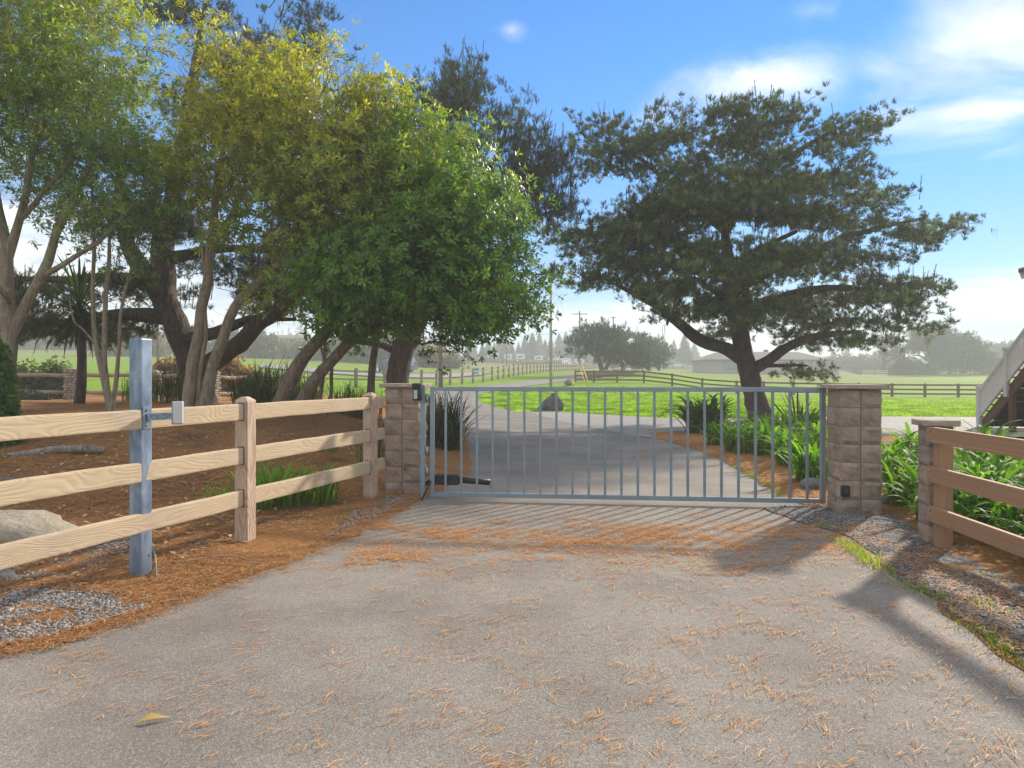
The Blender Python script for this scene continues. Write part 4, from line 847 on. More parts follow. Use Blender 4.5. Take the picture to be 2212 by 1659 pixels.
stem_tree(gp(808, 14), 'single slender trunk just left of the hinge pillar', [(L_(14, (797, 880), (806, 800), (812, 750), (818, 690), (826, 620)), [0.085, 0.075, 0.07, 0.065, 0.04])], [(830, 640, 14, 60, 40, 0.8)], 32, 16, bark='bark_brown')
stem_tree(gp(688, 14), 'two thin upright stems in front of the leaning trunks', [(L_(14, (686, 915), (690, 850), (700, 780), (702, 720), (715, 640)), [0.045, 0.04, 0.036, 0.032, 0.015]), (L_(14, (708, 915), (712, 850), (716, 800), (735, 750), (760, 700)), [0.04, 0.035, 0.035, 0.03, 0.012]), (L_(14, (700, 780), (690, 740), (684, 690)), [0.02, 0.018, 0.01])], [(730, 650, 14, 60, 40, 0.8)], 33, 14, bark='bark_brown')
# ------------------------------------------------------------------ fences beyond the gate
def run_fence(name, label, path, gap, ph, pw, rails, rt, rh, mp, mr, cat='fence', jit=0.0, seed=1, group=None):
    """posts and rails set out along a ground path"""
    rg = random.Random(seed); P = np.array([tuple(p) for p in path])[:, :2]; L = np.concatenate([[0], np.cumsum(np.linalg.norm(np.diff(P, axis=0), axis=1))])
    s = np.arange(0, L[-1] + 0.01, gap); pts = [gx(float(np.interp(q, L, P[:, 0])), float(np.interp(q, L, P[:, 1]))) for q in s]
    t = thing(name, pts[0], label, cat, group)
    for i, p in enumerate(pts):
        h = ph + rg.uniform(-jit, jit); ang = math.atan2(*(pts[min(i + 1, len(pts) - 1)] - pts[max(i - 1, 0)]).xy.yx)
        link('post', ubox(mp), t, p + Vector((0, 0, h / 2 - 0.05)), (rg.uniform(-jit, jit) * .3, rg.uniform(-jit, jit) * .3, ang), (pw, pw, h + 0.1))
        if i:
            for z in rails:
                a = pts[i - 1] + Vector((0, 0, z + rg.uniform(-jit, jit) * .6)); b = p + Vector((0, 0, z + rg.uniform(-jit, jit) * .6)); bar('rail', a, b, rt, rh, mr, t)
    return t
run_fence('split_rail_fence', 'rustic pale split rail fence running away along the road', [gp(*q) for q in ((690, 44), (812, 46), (892, 50), (978, 56), (1060, 64), (1128, 78), (1182, 95), (1220, 112), (1262, 140), (1310, 195))], 2.35, 1.22, 0.16, (0.98, 0.45), 0.07, 0.12, 'fence_split_post', 'fence_split', jit=0.05, seed=2)
fb = thing('field_fence', gp(1391, 62), 'brown three rail fence across the green field', 'fence')
fps = [gp(*q) for q in ((1243, 64), (1283, 63), (1333, 62.5), (1391, 62), (1452, 62), (1517, 62), (1591, 61), (1650, 60.5), (1714, 60), (1784, 59.5), (1855, 59), (1927, 58.5), (1998, 58), (2070, 57.5), (2145, 57), (2222, 56.5), (2300, 56))]
for i, p in enumerate(fps):
    box('post', p + Vector((0, 0, .5)), (.16, .16, 1.15), 'fence_brown', fb)
    if i:
        for z in (0.95, 0.58, 0.22): bar('rail', fps[i - 1] + Vector((0, -.09, z)), p + Vector((0, -.09, z)), 0.05, 0.14, 'fence_brown', fb)
run_fence('paddock_fence', 'distant brown paddock fence at the right under hazy trees', [gp(1861, 145), gp(2180, 142), gp(2300, 141)], 2.6, 1.2, 0.16, (1.05, .7, .35), 0.06, 0.14, 'fence_brown', 'fence_brown')
run_fence('paddock_fence', 'distant brown paddock fence receding behind the grey house', [gp(1858, 146), gp(1830, 185), gp(1800, 235)], 3.0, 1.2, 0.16, (1.05, .7, .35), 0.06, 0.14, 'fence_brown', 'fence_brown')

# stone pillars with rustic rails at the back of the bed
STN = [sphere_rocky('stone', (0.066, 0.05, 0.046), 'river_stone', 40 + i, 0.18, 1, 1.1) for i in range(5)]
SP = [(160, 24, 1.05, 'cobble pillar with vines beside the palm'), (331, 25, 1.02, 'cobble pillar just behind the galvanised post top'), (457, 24, 1.08, 'cobble pillar right of the pale leaning stems'), (553, 26, 1.05, 'cobble pillar half hidden by the spiky flax clump')]
rg = random.Random(3); spp = []
for px, d, h, lab in SP:
    p = gp(px, d); spp.append(p); t = thing('cobble_pillar', p, lab, 'pillar')
    box('mortar_core', p + Vector((0, 0, h / 2)), (.36, .36, h), 'mortar', t)
    for r_ in range(int(h / 0.085)):
        for side in range(4):
            for k in range(4):
                u = -.165 + k * .11 + rg.uniform(-.015, .015) + (0.05 if r_ % 2 else 0); v = .185
                x, y = ((u, -v), (v, u), (-u, v), (-v, -u))[side]
                if side == 1 or side == 2:
                    if side == 2: continue
                link('stone', rg.choice(STN), t, p + Vector((x, y, 0.045 + r_ * 0.085)), (rg.uniform(-.3, .3), rg.uniform(-.3, .3), rg.uniform(-.4, .4) + (math.pi / 2 if side in (1, 3) else 0)), (rg.uniform(.75, 1.1),) * 3)
    link('cap_stone', sphere_rocky('capst', (.2, .2, .05), 'river_stone', px, .2, 2), t, p + Vector((0, 0, h)))
srf = thing('stone_pillar_rails', spp[0], 'weathered pale split rails running between the cobble pillars', 'fence')
ends = [gp(-160, 23.5)] + spp + [gp(690, 30)]
for i in range(len(ends) - 1):
    for z in (0.86, 0.28):
        a, b = ends[i] + Vector((0, 0, z)), ends[i + 1] + Vector((0, 0, z)); m_ = a.lerp(b, .5) + Vector((0, 0, rg.uniform(-.06, .03)))
        polytube('rail', [a, a.lerp(b, .25) + Vector((0, 0, rg.uniform(-.03, .03))), m_, b], [.06, .085, .08, .065], 'fence_split', srf, 6, .5, .03)

# ------------------------------------------------------------------ poles and wires
def pole(px, d, h, r0, mat, label, arms=(), group=None):
    p = gp(px, d); t = thing('utility_pole', p, label, 'utility pole', group)
    cyl('shaft', (p.x, p.y, p.z - .2), (p.x, p.y, p.z + h), r0, r0 * 0.78, mat, t, 14)
    for z, w in arms:
        box('cross_arm', p + Vector((0, -r0, h + z)), (w, .1, .14), mat, t)
        for x in (-.45, -.2, .2, .45): cyl('insulator', (p.x + x * w, p.y - r0, p.z + h + z + .07), (p.x + x * w, p.y - r0, p.z + h + z + .22), .04, .03, 'trim_dark', t, 6)
    return p + Vector((0, 0, h)), t
p952, _ = pole(952, 50, 9.5, 0.165, 'pole_wood', 'brown weathered utility pole just behind the hinge end of the gate')
p1190, _ = pole(1190, 52, 8.65, 0.115, 'pole_grey', 'bare pale grey pole rising from the lawn left of the pine')
p1252, t1252 = pole(1252, 118, 9.9, 0.16, 'pole_wood', 'utility pole with wide crossarm beside the windswept trees', [(-.5, 2.6)])
p1325, _ = pole(1325, 150, 11.2, 0.16, 'pole_wood', 'utility pole rising behind the windswept trees', [(-.25, 1.1), (-2.6, 2.6)])
p1376, _ = pole(1376, 260, 14, 0.17, 'pole_wood', 'thin far pole in the haze right of the windswept trees')
p1094, _ = pole(1094, 150, 7.5, 0.13, 'pole_wood', 'thin far pole in front of the white trailers')
p341, _ = pole(341, 70, 9.0, 0.15, 'pole_wood', 'thin dark pole in the left field behind the broad pine')
def wire(a, b, sag, r, label, parent=None):
    pts = [a.lerp(b, s) + Vector((0, 0, -4 * sag * s * (1 - s))) for s in np.linspace(0, 1, 13)]
    o = polytube('wire', pts, [r, r], 'wire', parent, 4, 3.0); tag(o, label, 'wire'); return o
wire(p1252 + Vector((-.8, 0, -.4)), at(700, 560, 70), 1.8, .018, 'power line sagging left from the crossarm pole')
wire(p1252 + Vector((0, 0, -3.2)), at(560, 690, 120), 2.2, .022, 'low pale cable sagging across the conifers')
wire(p1252 + Vector((.8, 0, -.4)), p1325 + Vector((-.8, 0, -2.5)), .5, .018, 'power line between the two crossarm poles')
wire(p341 + Vector((0, 0, -.8)), at(700, 742, 110), 1.2, .02, 'cable running from the dark pole past the blue house')
gy = thing('guy_wire', gp(1277, 47), 'guy wires with bright yellow guards below the pale pole', 'guy wire')
for k, (px, d) in enumerate(((1279, 47), (1272, 48))):
    a = gp(px, d); top = p1190 + Vector((0, 0, -.3 - k * 1.0)); dv = (top - a).normalized()
    cyl('strand', tuple(a), tuple(top), .012, .012, 'wire', gy, 5); cyl('guard', tuple(a + dv * .1), tuple(a + dv * 2.3), .035, .035, 'guard_yellow', gy, 8)
h = gp(1237, 57); hy = thing('fire_hydrant', h, 'small yellow fire hydrant at the road edge', 'hydrant')
cyl('barrel', tuple(h), (h.x, h.y, h.z + .42), .11, .10, 'hydrant_yellow', hy, 12); cyl('bonnet', (h.x, h.y, h.z + .42), (h.x, h.y, h.z + .56), .12, .04, 'hydrant_yellow', hy, 12); cyl('nozzle', (h.x - .17, h.y, h.z + .3), (h.x + .17, h.y, h.z + .3), .05, .05, 'hydrant_yellow', hy, 10)
b_ = gp(1029, 74); bn = thing('wheelie_bin', b_, 'bright blue bin standing by the road behind the split rail fence', 'bin')
link('body', bevbox_mesh('bin', .5, .5, .5, .05, 'bin_blue', 2), bn, b_ + Vector((0, 0, .45))); link('lid', bevbox_mesh('binlid', .54, .56, .07, .02, 'bin_blue', 2), bn, b_ + Vector((0, -.02, .74)), (R(8), 0, 0))
for x in (-.2, .2): cyl('wheel', (b_.x + x - .03, b_.y + .2, b_.z + .1), (b_.x + x + .03, b_.y + .2, b_.z + .1), .1, .1, 'tyre', bn, 10)
mb = gp(827, 66); mbx = thing('mailbox', mb, 'dark mailbox on a post across the road', 'mailbox'); box('post', mb + Vector((0, 0, .45)), (.1, .1, .9), 'trim_dark', mbx); link('box', bevbox_mesh('mbx', .22, .5, .24, .08, 'trim_dark', 3), mbx, mb + Vector((0, 0, 1.0)))
rp = gp(815, 66); rpt = thing('marker_post', rp, 'thin white marker post beside the mailbox', 'marker post'); box('post', rp + Vector((0, 0, .5)), (.1, .04, 1.05), 'trim_white', rpt); box('reflector', rp + Vector((0, -.026, .9)), (.07, .008, .12), 'trim_dark', rpt)

# ------------------------------------------------------------------ houses
def gable_roof(name, c, w, dpt, h, mat, parent, hip=0.0, rz=0.0, over=0.4, thick=.12):
    w2, d2 = w / 2 + over, dpt / 2 + over; rx = w2 - (d2 if hip else 0) * hip if hip else w2
    V = [(-w2, -d2, 0), (w2, -d2, 0), (w2, d2, 0), (-w2, d2, 0), (-rx, 0, h), (rx, 0, h)]; V += [(x, y, z - thick) for x, y, z in V[:4]]
    Fs = [(0, 1, 5, 4), (2, 3, 4, 5), (1, 2, 5), (3, 0, 4), (6, 7, 1, 0), (7, 8, 2, 1), (8, 9, 3, 2), (9, 6, 0, 3), (9, 8, 7, 6)]
    return link(name, py_mesh(name, V, Fs, mat), parent, c, (0, 0, rz))
def window(c, w, h, parent, rz=0.0, trim='trim_white', mull=1):
    f = box('window', c, (w, .06, h), trim, parent, rz); n = Vector((math.sin(rz), -math.cos(rz), 0)); ex = Vector((math.cos(rz), math.sin(rz), 0))
    pw = (w - .08 * (mull + 1)) / mull
    for k in range(mull): box('pane', Vector(c) + n * .034 + ex * (-w / 2 + .08 + pw / 2 + k * (pw + .08)), (pw, .01, h - .16), 'glass_pane', f, rz)
    return f
c = gp(1652, 138); gh = thing('grey_house', c, 'single-storey grey house with low hip roof behind the pine', 'house')
box('wall', c + Vector((0, 4, 1.3)), (24, 8, 2.9), 'wall_grey', gh); rf = gable_roof('roof', c + Vector((0, 4, 2.75)), 24, 8, 1.7, 'roof_grey', gh, 1.0, 0, .7); 
box('annex', c + Vector((13.0, 3.2, .75)), (3.4, 5, 1.9), 'wall_grey', gh); box('chimney', c + Vector((2, 5, 4.4)), (.7, .7, 1.0), 'trim_dark', rf)
for x, w, tr, mu in ((-6.8, 2.4, 'trim_dark', 2), (-4.1, 2.2, 'trim_dark', 2), (-.6, 1.9, 'trim_white', 1), (3.5, 2.2, 'trim_white', 2), (7.4, 1.8, 'trim_white', 1), (10.4, 1.6, 'trim_white', 1)): window(c + Vector((x, -.03, 1.7)), w, 1.6, gh, 0, tr, mu)
box('down_pipe', c + Vector((-5.4, -.05, 1.3)), (.12, .1, 2.8), 'trim_dark', gh); box('fascia', c + Vector((0, -.78, 2.72)), (25.3, .05, .2), 'trim_dark', gh)
c = gp(648, 158); bh = thing('blue_house', c, 'long blue grey house on the slope seen between the left trunks', 'house')
box('wall', c + Vector((-4, 4, 1.6)), (9, 8, 3.6), 'wall_blue', bh); box('wing', c + Vector((5, 3, 1.2)), (10, 7, 2.8), 'wall_blue', bh); gable_roof('roof', c + Vector((-4, 4, 3.4)), 9, 8, .9, 'roof_grey', bh, 0, 0, .5); gable_roof('roof', c + Vector((5, 3, 2.6)), 10, 7, .9, 'roof_grey', bh, 0, 0, .5)
for k in range(5): window(c + Vector((-7 + k * 1.25, -.03, 2.75)), .95, .6, bh, 0)
for x in (2.2, 6.8): window(c + Vector((x, -.53, 1.9)), 1.6, .8, bh, 0)
box('garage_door', c + Vector((-6, -.03, .9)), (3.2, .06, 1.6), 'trim_white', bh); box('garage_door', c + Vector((-2.2, -.03, .9)), (2.8, .06, 1.6), 'trim_white', bh)
c = gp(540, 185); lh = thing('far_house', c, 'pale gabled house further up the slope beside the blue house', 'house'); box('wall', c + Vector((0, 3, 1.4)), (6, 6, 3), 'wall_grey', lh); gable_roof('roof', c + Vector((0, 3, 2.9)), 6, 6, 1.6, 'roof_grey', lh, 0, R(90), .5)
for x in (-1.5, 1.5): window(c + Vector((x, -.03, 1.7)), 1.0, 1.0, lh)
def trailer(px, d, w, hgt, label, wm='car_white', aw=False):
    c = gp(px, d); t = thing('travel_trailer', c, label, 'trailer', 'white trailers parked before the conifers')
    link('body', bevbox_mesh('trl', w, 5.5, hgt, .28, wm, 3), t, c + Vector((0, 2.7, .55 + hgt / 2))); window(c + Vector((0, -.07, .55 + hgt * .62)), w * .55, hgt * .28, t, 0, 'trim_dark')
    for x in (-1, 1): cyl('wheel', (c.x + x * (w / 2 - .25) - .1, c.y + 1.5, c.z + .35), (c.x + x * (w / 2 - .25) + .1, c.y + 1.5, c.z + .35), .35, .35, 'tyre', t, 12)
for px, d, w, hh, lab in ((1098, 225, 2.5, 1.9, 'leftmost white trailer before the conifers'), (1124, 215, 2.6, 2.2, 'tall white trailer left of the blue-roofed shed'), (1164, 220, 2.7, 1.9, 'white trailer just left of the pale pole'), (1194, 225, 2.6, 1.6, 'low white trailer just right of the pale pole'), (1224, 210, 2.5, 1.5, 'white trailer right of the white-trimmed gable hut'), (1252, 190, 2.3, 1.5, 'white trailer nearest the crossarm pole'), (1048, 235, 2.8, 2.0, 'white trailer behind the tip of the drooping branch'), (1068, 240, 2.6, 2.0, 'white trailer right of the drooping branch tip')): trailer(px, d, w, hh, lab)
c = gp(1137, 230); sh = thing('shed', c, 'small shed with blue grey roof among the trailers', 'shed'); box('wall', c + Vector((0, 2, 1.1)), (3.6, 4, 2.4), 'wall_blue', sh); gable_roof('roof', c + Vector((0, 2, 2.3)), 3.6, 4, 1.0, 'wall_blue', sh, 0, R(90), .4); window(c + Vector((0, -.03, 1.3)), .9, .9, sh)
c = gp(1205, 215); af = thing('gable_hut', c, 'dark gable-fronted hut with white trim in front of the conifers', 'hut'); box('wall', c + Vector((0, 2, .8)), (2.0, 4, 1.7), 'trim_dark', af); gable_roof('roof', c + Vector((0, 2, 1.6)), 4, 2.0, 1.7, 'trim_white', af, 0, R(90), .3, .25)
box('gable_panel', c + Vector((0, -.2, 1.7)), (1.0, .06, 1.2), 'wall_blue', af)
c = gp(2160, 250); rh = thing('ridge_house', c, 'tiny house on the far ridge at the right', 'house'); box('wall', c + Vector((0, 2, 1.5)), (5, 4, 3.2), 'wall_grey', rh); gable_roof('roof', c + Vector((0, 2, 3.0)), 5, 4, 1.2, 'roof_grey', rh)
for x in (-1.4, 1.4): window(c + Vector((x, -.03, 2)), 1.0, 1.0, rh)

def car(px, d, label, paint, rz, tail_open=False):
    c = gp(px, d); t = thing('parked_car', c, label, 'car', rotz=rz); Mw = world_of(t)
    prof = [(-2.2, .32), (-2.25, .75), (-2.15, 1.05), (-1.9, 1.58), (-1.2, 1.70), (.1, 1.66), (.95, 1.10), (1.95, .95), (2.25, .72), (2.25, .32)]
    def extr(nm, pr, w, mat, par, inset=0.0):
        n = len(pr); V = [(x, -w, z) for x, z in pr] + [(x, w, z) for x, z in pr]; top = max(z for _, z in pr)
        V = [(x, y * (1 - .14 * max(0, (z - 1.05) / .65)), z) for x, y, z in V]
        Fs = [tuple(range(n)), tuple(range(2 * n - 1, n - 1, -1))] + [(i, i + n, (i + 1) % n + n, (i + 1) % n) for i in range(n)]
        o = link(nm, py_mesh(nm, V, Fs, mat), None); o.parent = par; return o
    extr('body', prof, .9, paint, t); gl_ = [(-1.9, 1.12), (-1.75, 1.52), (-1.15, 1.61), (.05, 1.57), (.72, 1.12)]; extr('side_windows', gl_, .915, 'glass_pane', t)
    o = link('windscreen', py_mesh('ws', [(.16, -.66, 1.6), (.16, .66, 1.6), (.93, .78, 1.13), (.93, -.78, 1.13)], [(0, 1, 2, 3)], 'glass_pane')); o.parent = t; o.location = (.03, 0, .03)
    for x in (-1.35, 1.4):
        for y in (-.86, .86):
            p = Mw @ Vector((x, y - .1, .34)); q = Mw @ Vector((x, y + .1, .34)); wh = cyl('wheel', tuple(p), tuple(q), .34, .34, 'tyre', t, 16); e = Mw @ Vector((x, y + math.copysign(.115, y), .34)); cyl('rim', tuple((p + q) / 2), tuple(e), .22, .22, 'rim', wh, 12)
    for y in (-.7, .7):
        o = link('headlight', ubox('trim_white'), None, (2.2, y, .78), None, (.1, .3, .14)); o.parent = t; o = link('tail_light', ubox('tail_red'), None, (-2.2, y, .95), None, (.1, .16, .3)); o.parent = t
    if tail_open:
        o = link('open_tailgate', ubox('car_white'), None, (-2.3, 0, 1.95), (0, R(20), 0), (1.0, 1.4, .06)); o.parent = t
    return t
car(1464, 200, 'silver car with raised tailgate parked beyond the brown fence', 'car_silver', R(-8), True)
car(1225, 185, 'white car parked near the split rail fence end', 'car_white', R(70))
car(852, 72, 'blue grey car parked on the road behind the dark trunk', 'wall_blue', R(150))

# ------------------------------------------------------------------ house stairs at the right
A_ = Vector((13.2, 20.0, 0)); B_ = Vector((12.45, 16.6, 0)); sd = (B_ - A_).normalized(); sn = Vector((sd.y, -sd.x, 0)); SLp = 0.60; z0s = 0.02
st = thing('outdoor_stair', A_, 'brown wooden outdoor stair with white baluster railing at the right edge', 'stair')
def spt(s, z=0.0, o=0.0): return A_ + sd * s + sn * o + Vector((0, 0, z0s + s * SLp + z))
LEN = 5.2
for o in (0.0, -1.15):
    bar('stringer', spt(0.2, -.05, o), spt(LEN, -.05, o), .06, .30, 'stair_brown', st)
for k in range(16):
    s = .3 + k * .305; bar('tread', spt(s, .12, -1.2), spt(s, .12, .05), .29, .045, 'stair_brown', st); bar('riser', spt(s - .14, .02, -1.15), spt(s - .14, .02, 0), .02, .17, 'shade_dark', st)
for s in (0.1, 1.75, 3.4):
    box('newel_post', spt(s, .46, .07), (.11, .11, 1.22), 'rail_white', st); box('post_cap', spt(s, 1.09, .07), (.15, .15, .05), 'rail_white', st)
for s in (1.9, 3.5):
    zt_ = spt(s).z; box('support_post', Vector((spt(s).x, spt(s).y, (zt_ - .2) / 2)), (.12, .12, zt_ + .1), 'stair_brown', st)
bar('top_rail', spt(.1, .93, .07), spt(LEN, .93, .07), .07, .07, 'rail_white', st); bar('bottom_rail', spt(.1, .22, .07), spt(LEN, .22, .07), .05, .06, 'rail_white', st)
for k in range(40):
    s = .23 + k * .125; bar('baluster', spt(s, .22, .07), spt(s, .92, .07), .032, .032, 'rail_white', st)
bar('under_shade_panel', spt(1.2, -.8, -1.25), spt(LEN, -1.6, -1.25), .04, 2.4, 'shade_dark', st)  # dark sheet added to stand for the shade beneath the stair
hs = thing('timber_house', (14.2, 14, 0), 'timber house at the right with only its eave corner in view', 'house')
box('wall', (17.6, 14.0, 2.0), (6.4, 8, 4.2), 'stair_brown', hs); 
ev = Vector((12.12, 17.0, 3.98))
V = [(12.12, 17.0, 4.02), (12.6, 9.0, 4.02), (17.6, 9.0, 6.0), (17.6, 17.4, 6.0)]; V += [(x, y, z - .10) for x, y, z in V]
link('roof', py_mesh('roof', V, [(0, 1, 2, 3), (7, 6, 5, 4), (0, 4, 5, 1), (1, 5, 6, 2), (2, 6, 7, 3), (3, 7, 4, 0)], 'roof_grey'), hs); bar('fascia', (12.22, 17.02, 3.86), (12.66, 9.0, 3.86), .04, .16, 'trim_white', hs); bar('gable_board', (12.2, 17.03, 3.86), (17.5, 17.43, 5.84), .04, .18, 'trim_white', hs)
window((15.6, 18.03, 2.6), 1.4, 1.4, hs, R(180))

# ------------------------------------------------------------------ far conifers and woods
def conifer(rng, h, r, n, dens=1.0):
    """ragged conifer: whorls of drooping sprays"""
    zz = h * (0.06 + 0.94 * rng.random(n) ** 1.25); rr = r * (1 - zz / h) ** 0.8 * rng.uniform(.55, 1.15, n) + .08; a = rng.random(n) * 6.28
    tip = np.stack([np.cos(a) * rr, np.sin(a) * rr, zz - rr * .25], 1); base = np.stack([np.cos(a) * rr * .1, np.sin(a) * rr * .1, zz], 1); sd_ = np.stack([-np.sin(a), np.cos(a), a * 0], 1) * (rr * .30 + .12)[:, None]
    mid = (base + tip) / 2; mid[:, 2] += rr * .05; V = np.stack([base, mid + sd_, mid - sd_ + np.array([0, 0, -.12]), tip], 1).reshape(-1, 3); i = np.arange(n)[:, None] * 4
    return V, np.concatenate([i + [0, 1, 2], i + [2, 1, 3]], 1).reshape(-1, 3)
rng = np.random.default_rng(77); CON = []
for k, (h_, r_) in enumerate(((11, 4.2), (13, 4.8), (10, 4.6), (14, 5.0))):
    V, Fc = conifer(rng, h_, r_, 900); CON.append((h_, np_mesh('conifer_crown', V, Fc, 'leaf_needle', False, lerp_cols(rng, 900, [(.02, .035, .02), (.045, .062, .03)], 4)), cyl('ct', (0, 0, -.3), (0, 0, h_ * .9), .22, .04, 'bark_dark').data))
for o in [o for o in COL.objects if o.name.startswith('ct')]: bpy.data.objects.remove(o)
FAR = [(905, 742, 215), (940, 752, 235), (985, 742, 195), (1012, 733, 230), (1042, 745, 205), (1068, 738, 245), (1092, 730, 235), (1120, 742, 250), (1150, 718, 225), (1178, 732, 250), (1208, 720, 262), (1232, 730, 240), (1262, 724, 270), (1290, 735, 260), (1385, 728, 300), (1405, 738, 300), (1432, 720, 315), (1456, 732, 300), (1500, 740, 320), (1830, 760, 330), (1800, 765, 330), (870, 748, 225), (960, 738, 225), (1055, 728, 250), (1080, 722, 262), (1105, 735, 228), (1135, 725, 245), (1165, 715, 255), (1190, 725, 240), (1222, 716, 270), (1248, 722, 255), (1275, 728, 265), (1025, 740, 240)]
for i, (px, ty, d) in enumerate(FAR):
    p = gp(px, d); hh = CAMZ - (ty - HZ) / F * d - p.z; h_, cm, tm = CON[i % 4]; t = thing('conifer_tree', p, 'hazy conifer in the tree line behind the trailers' if d < 280 else 'very faint conifer far off in the haze', 'tree', 'conifers behind the trailers' if d < 280 else 'faint conifers in the haze', rng.random() * 6)
    s = max(.5, hh / h_)
    for nm, me in (('crown', cm), ('trunk', tm)):
        o = link(nm, me, None, None, None, (s * rng.uniform(.9, 1.2), s, s)); o.parent = t
p = gp(1479, 235); t = thing('conifer_tree', p, 'single pointed hazy conifer right of the silver car', 'tree')
for nm, me in (('crown', CON[2][1]), ('trunk', CON[2][2])): o = link(nm, me, None, None, None, (1.0, 1.0, 1.05)); o.parent = t
V, Fc = conifer(rng, 12, 3.4, 90); parts = []
for k in range(420):
    px = rng.uniform(-260, 930); d = rng.uniform(205, 330); x = (px - CX) / F * d; s = rng.uniform(.45, .8); a = rng.random() * 6.28
    if mnoise.noise(Vector((x * .03, d * .03, 4))) < -.08: continue
    Rm = np.array([[math.cos(a), -math.sin(a), 0], [math.sin(a), math.cos(a), 0], [0, 0, 1]]); parts.append(((V * s) @ Rm.T + np.array([x, d, float(hz(x, d)) - .3]), Fc, np.array([.03, .045, .022]) * rng.uniform(.6, 1.6)))
V, Fc, Cc = merge(parts); tag(link('hillside_woods', np_mesh('woods', V, Fc, 'leaf_needle', False, Cc)), 'dark woods on the hazy hillside at the left', None, None, 'stuff')

# windswept trees by the road, big hazy cypresses at the right
WS = [(.028, .048, .018), (.045, .068, .024), (.065, .088, .03)]
d = 78
pine_tree('windswept_tree', gp(1300, 78), 'windswept dark tree with flat leaning crown by the brown fence', [(L_(d, (1302, 806), (1296, 785), (1290, 760), (1300, 735)), [.3, .24, .2, .1]), (L_(d, (1297, 790), (1280, 765), (1262, 745)), [.16, .12, .05]), (L_(d, (1303, 806), (1316, 782), (1325, 760), (1340, 740)), [.24, .2, .16, .08])],
  [(1290, 735, 78, 42, 28, 2.0), (1255, 752, 78, 28, 14, 1.3), (1320, 742, 78, 38, 26, 1.8), (1340, 762, 78, 30, 16, 1.4)], 190, 9, 41, WS, rc=(.5, .25), sl=(.3, .6), nn=20, nl=.30, w=.05, up=.6, candles=(60, .9))
pine_tree('windswept_tree', gp(1345, 80), 'windswept tree overlapping the right side of the flat-crowned one', [(L_(80, (1345, 806), (1348, 785), (1355, 760)), [.3, .24, .12]), (L_(80, (1347, 795), (1365, 775), (1385, 762)), [.2, .14, .06])],
  [(1350, 748, 80, 32, 24, 1.8), (1375, 768, 80, 30, 16, 1.6), (1390, 778, 80, 18, 10, 1.2)], 120, 9, 42, WS, rc=(.5, .25), sl=(.3, .6), nn=20, nl=.30, w=.05, candles=(40, .8))
pine_tree('windswept_tree', gp(1405, 105), 'lower greyer windswept tree behind the other two', [(L_(105, (1400, 800), (1402, 785), (1408, 768)), [.3, .24, .12]), (L_(105, (1425, 800), (1418, 790), (1412, 778)), [.24, .2, .1])],
  [(1395, 752, 105, 26, 16, 2.2), (1418, 768, 105, 24, 20, 2.2)], 90, 9, 43, WS, rc=(.7, .35), sl=(.4, .8), nn=18, nl=.42, w=.07)
lt = thing('fallen_tree', gp(1320, 69), 'bare fallen trunk lying on the mound behind the brown fence', 'log')
q = [gp(1262, 69), gp(1300, 69.5), gp(1340, 71), gp(1380, 74)]; polytube('trunk', [q[0] + Vector((0, 0, .25)), q[1] + Vector((0, 0, .4)), q[2] + Vector((0, 0, .45)), q[3] + Vector((0, 0, .5))], [.38, .34, .28, .16], 'bark_brown', lt, 9, .5, .15)
polytube('limb', [q[2] + Vector((0, 0, .5)), gp(1352, 71) + Vector((0, 0, 1.1)), gp(1345, 71.5) + Vector((0, 0, 1.7))], [.16, .12, .06], 'bark_brown', lt, 7, .4, .15)
CY = [(.03, .036, .022), (.045, .05, .028), (.065, .064, .038)]
pine_tree('cypress_tree', gp(2008, 150), 'large hazy cypress with bare lower branches beyond the paddock fence', [(L_(150, (2015, 806), (2012, 770), (2010, 730)), [.7, .5, .2]), (L_(150, (2013, 785), (1990, 770), (1975, 768)), [.3, .2, .1]), (L_(150, (2013, 780), (2035, 765), (2050, 760)), [.3, .2, .1])],
  [(2008, 730, 150, 32, 22, 3.2), (1992, 750, 150, 24, 18, 2.8), (2035, 745, 150, 28, 24, 3.2)], 260, 9, 51, CY, rc=(.7, .35), sl=(.5, 1.0), nn=18, nl=.6, w=.09)
pine_tree('cypress_tree', gp(2075, 148), 'broad dark cypress mass right of the hazy cypress', [(L_(148, (2080, 806), (2078, 780), (2075, 745)), [.7, .5, .2])], [(2070, 758, 148, 48, 34, 3.8), (2050, 770, 148, 30, 28, 3.2), (2105, 780, 148, 40, 24, 3.8), (2128, 788, 148, 30, 18, 3.2)], 330, 9, 52, CY, rc=(.7, .4), sl=(.5, 1.0), nn=18, nl=.6, w=.095)
pine_tree('cypress_tree', gp(1912, 165), 'thin pale cypress with bare horizontal branches right of the pine', [(L_(165, (1908, 800), (1910, 770), (1908, 735)), [.6, .4, .12]), (L_(165, (1909, 785), (1935, 772), (1955, 768)), [.25, .15, .06]), (L_(165, (1909, 765), (1930, 755), (1945, 750)), [.22, .15, .06])], [(1905, 755, 165, 24, 18, 3.2), (1935, 765, 165, 22, 10, 3), (1915, 740, 165, 16, 8, 2)], 110, 8, 53, CY, rc=(.6, .25), sl=(.4, .9), nn=16, nl=.5, w=.07)

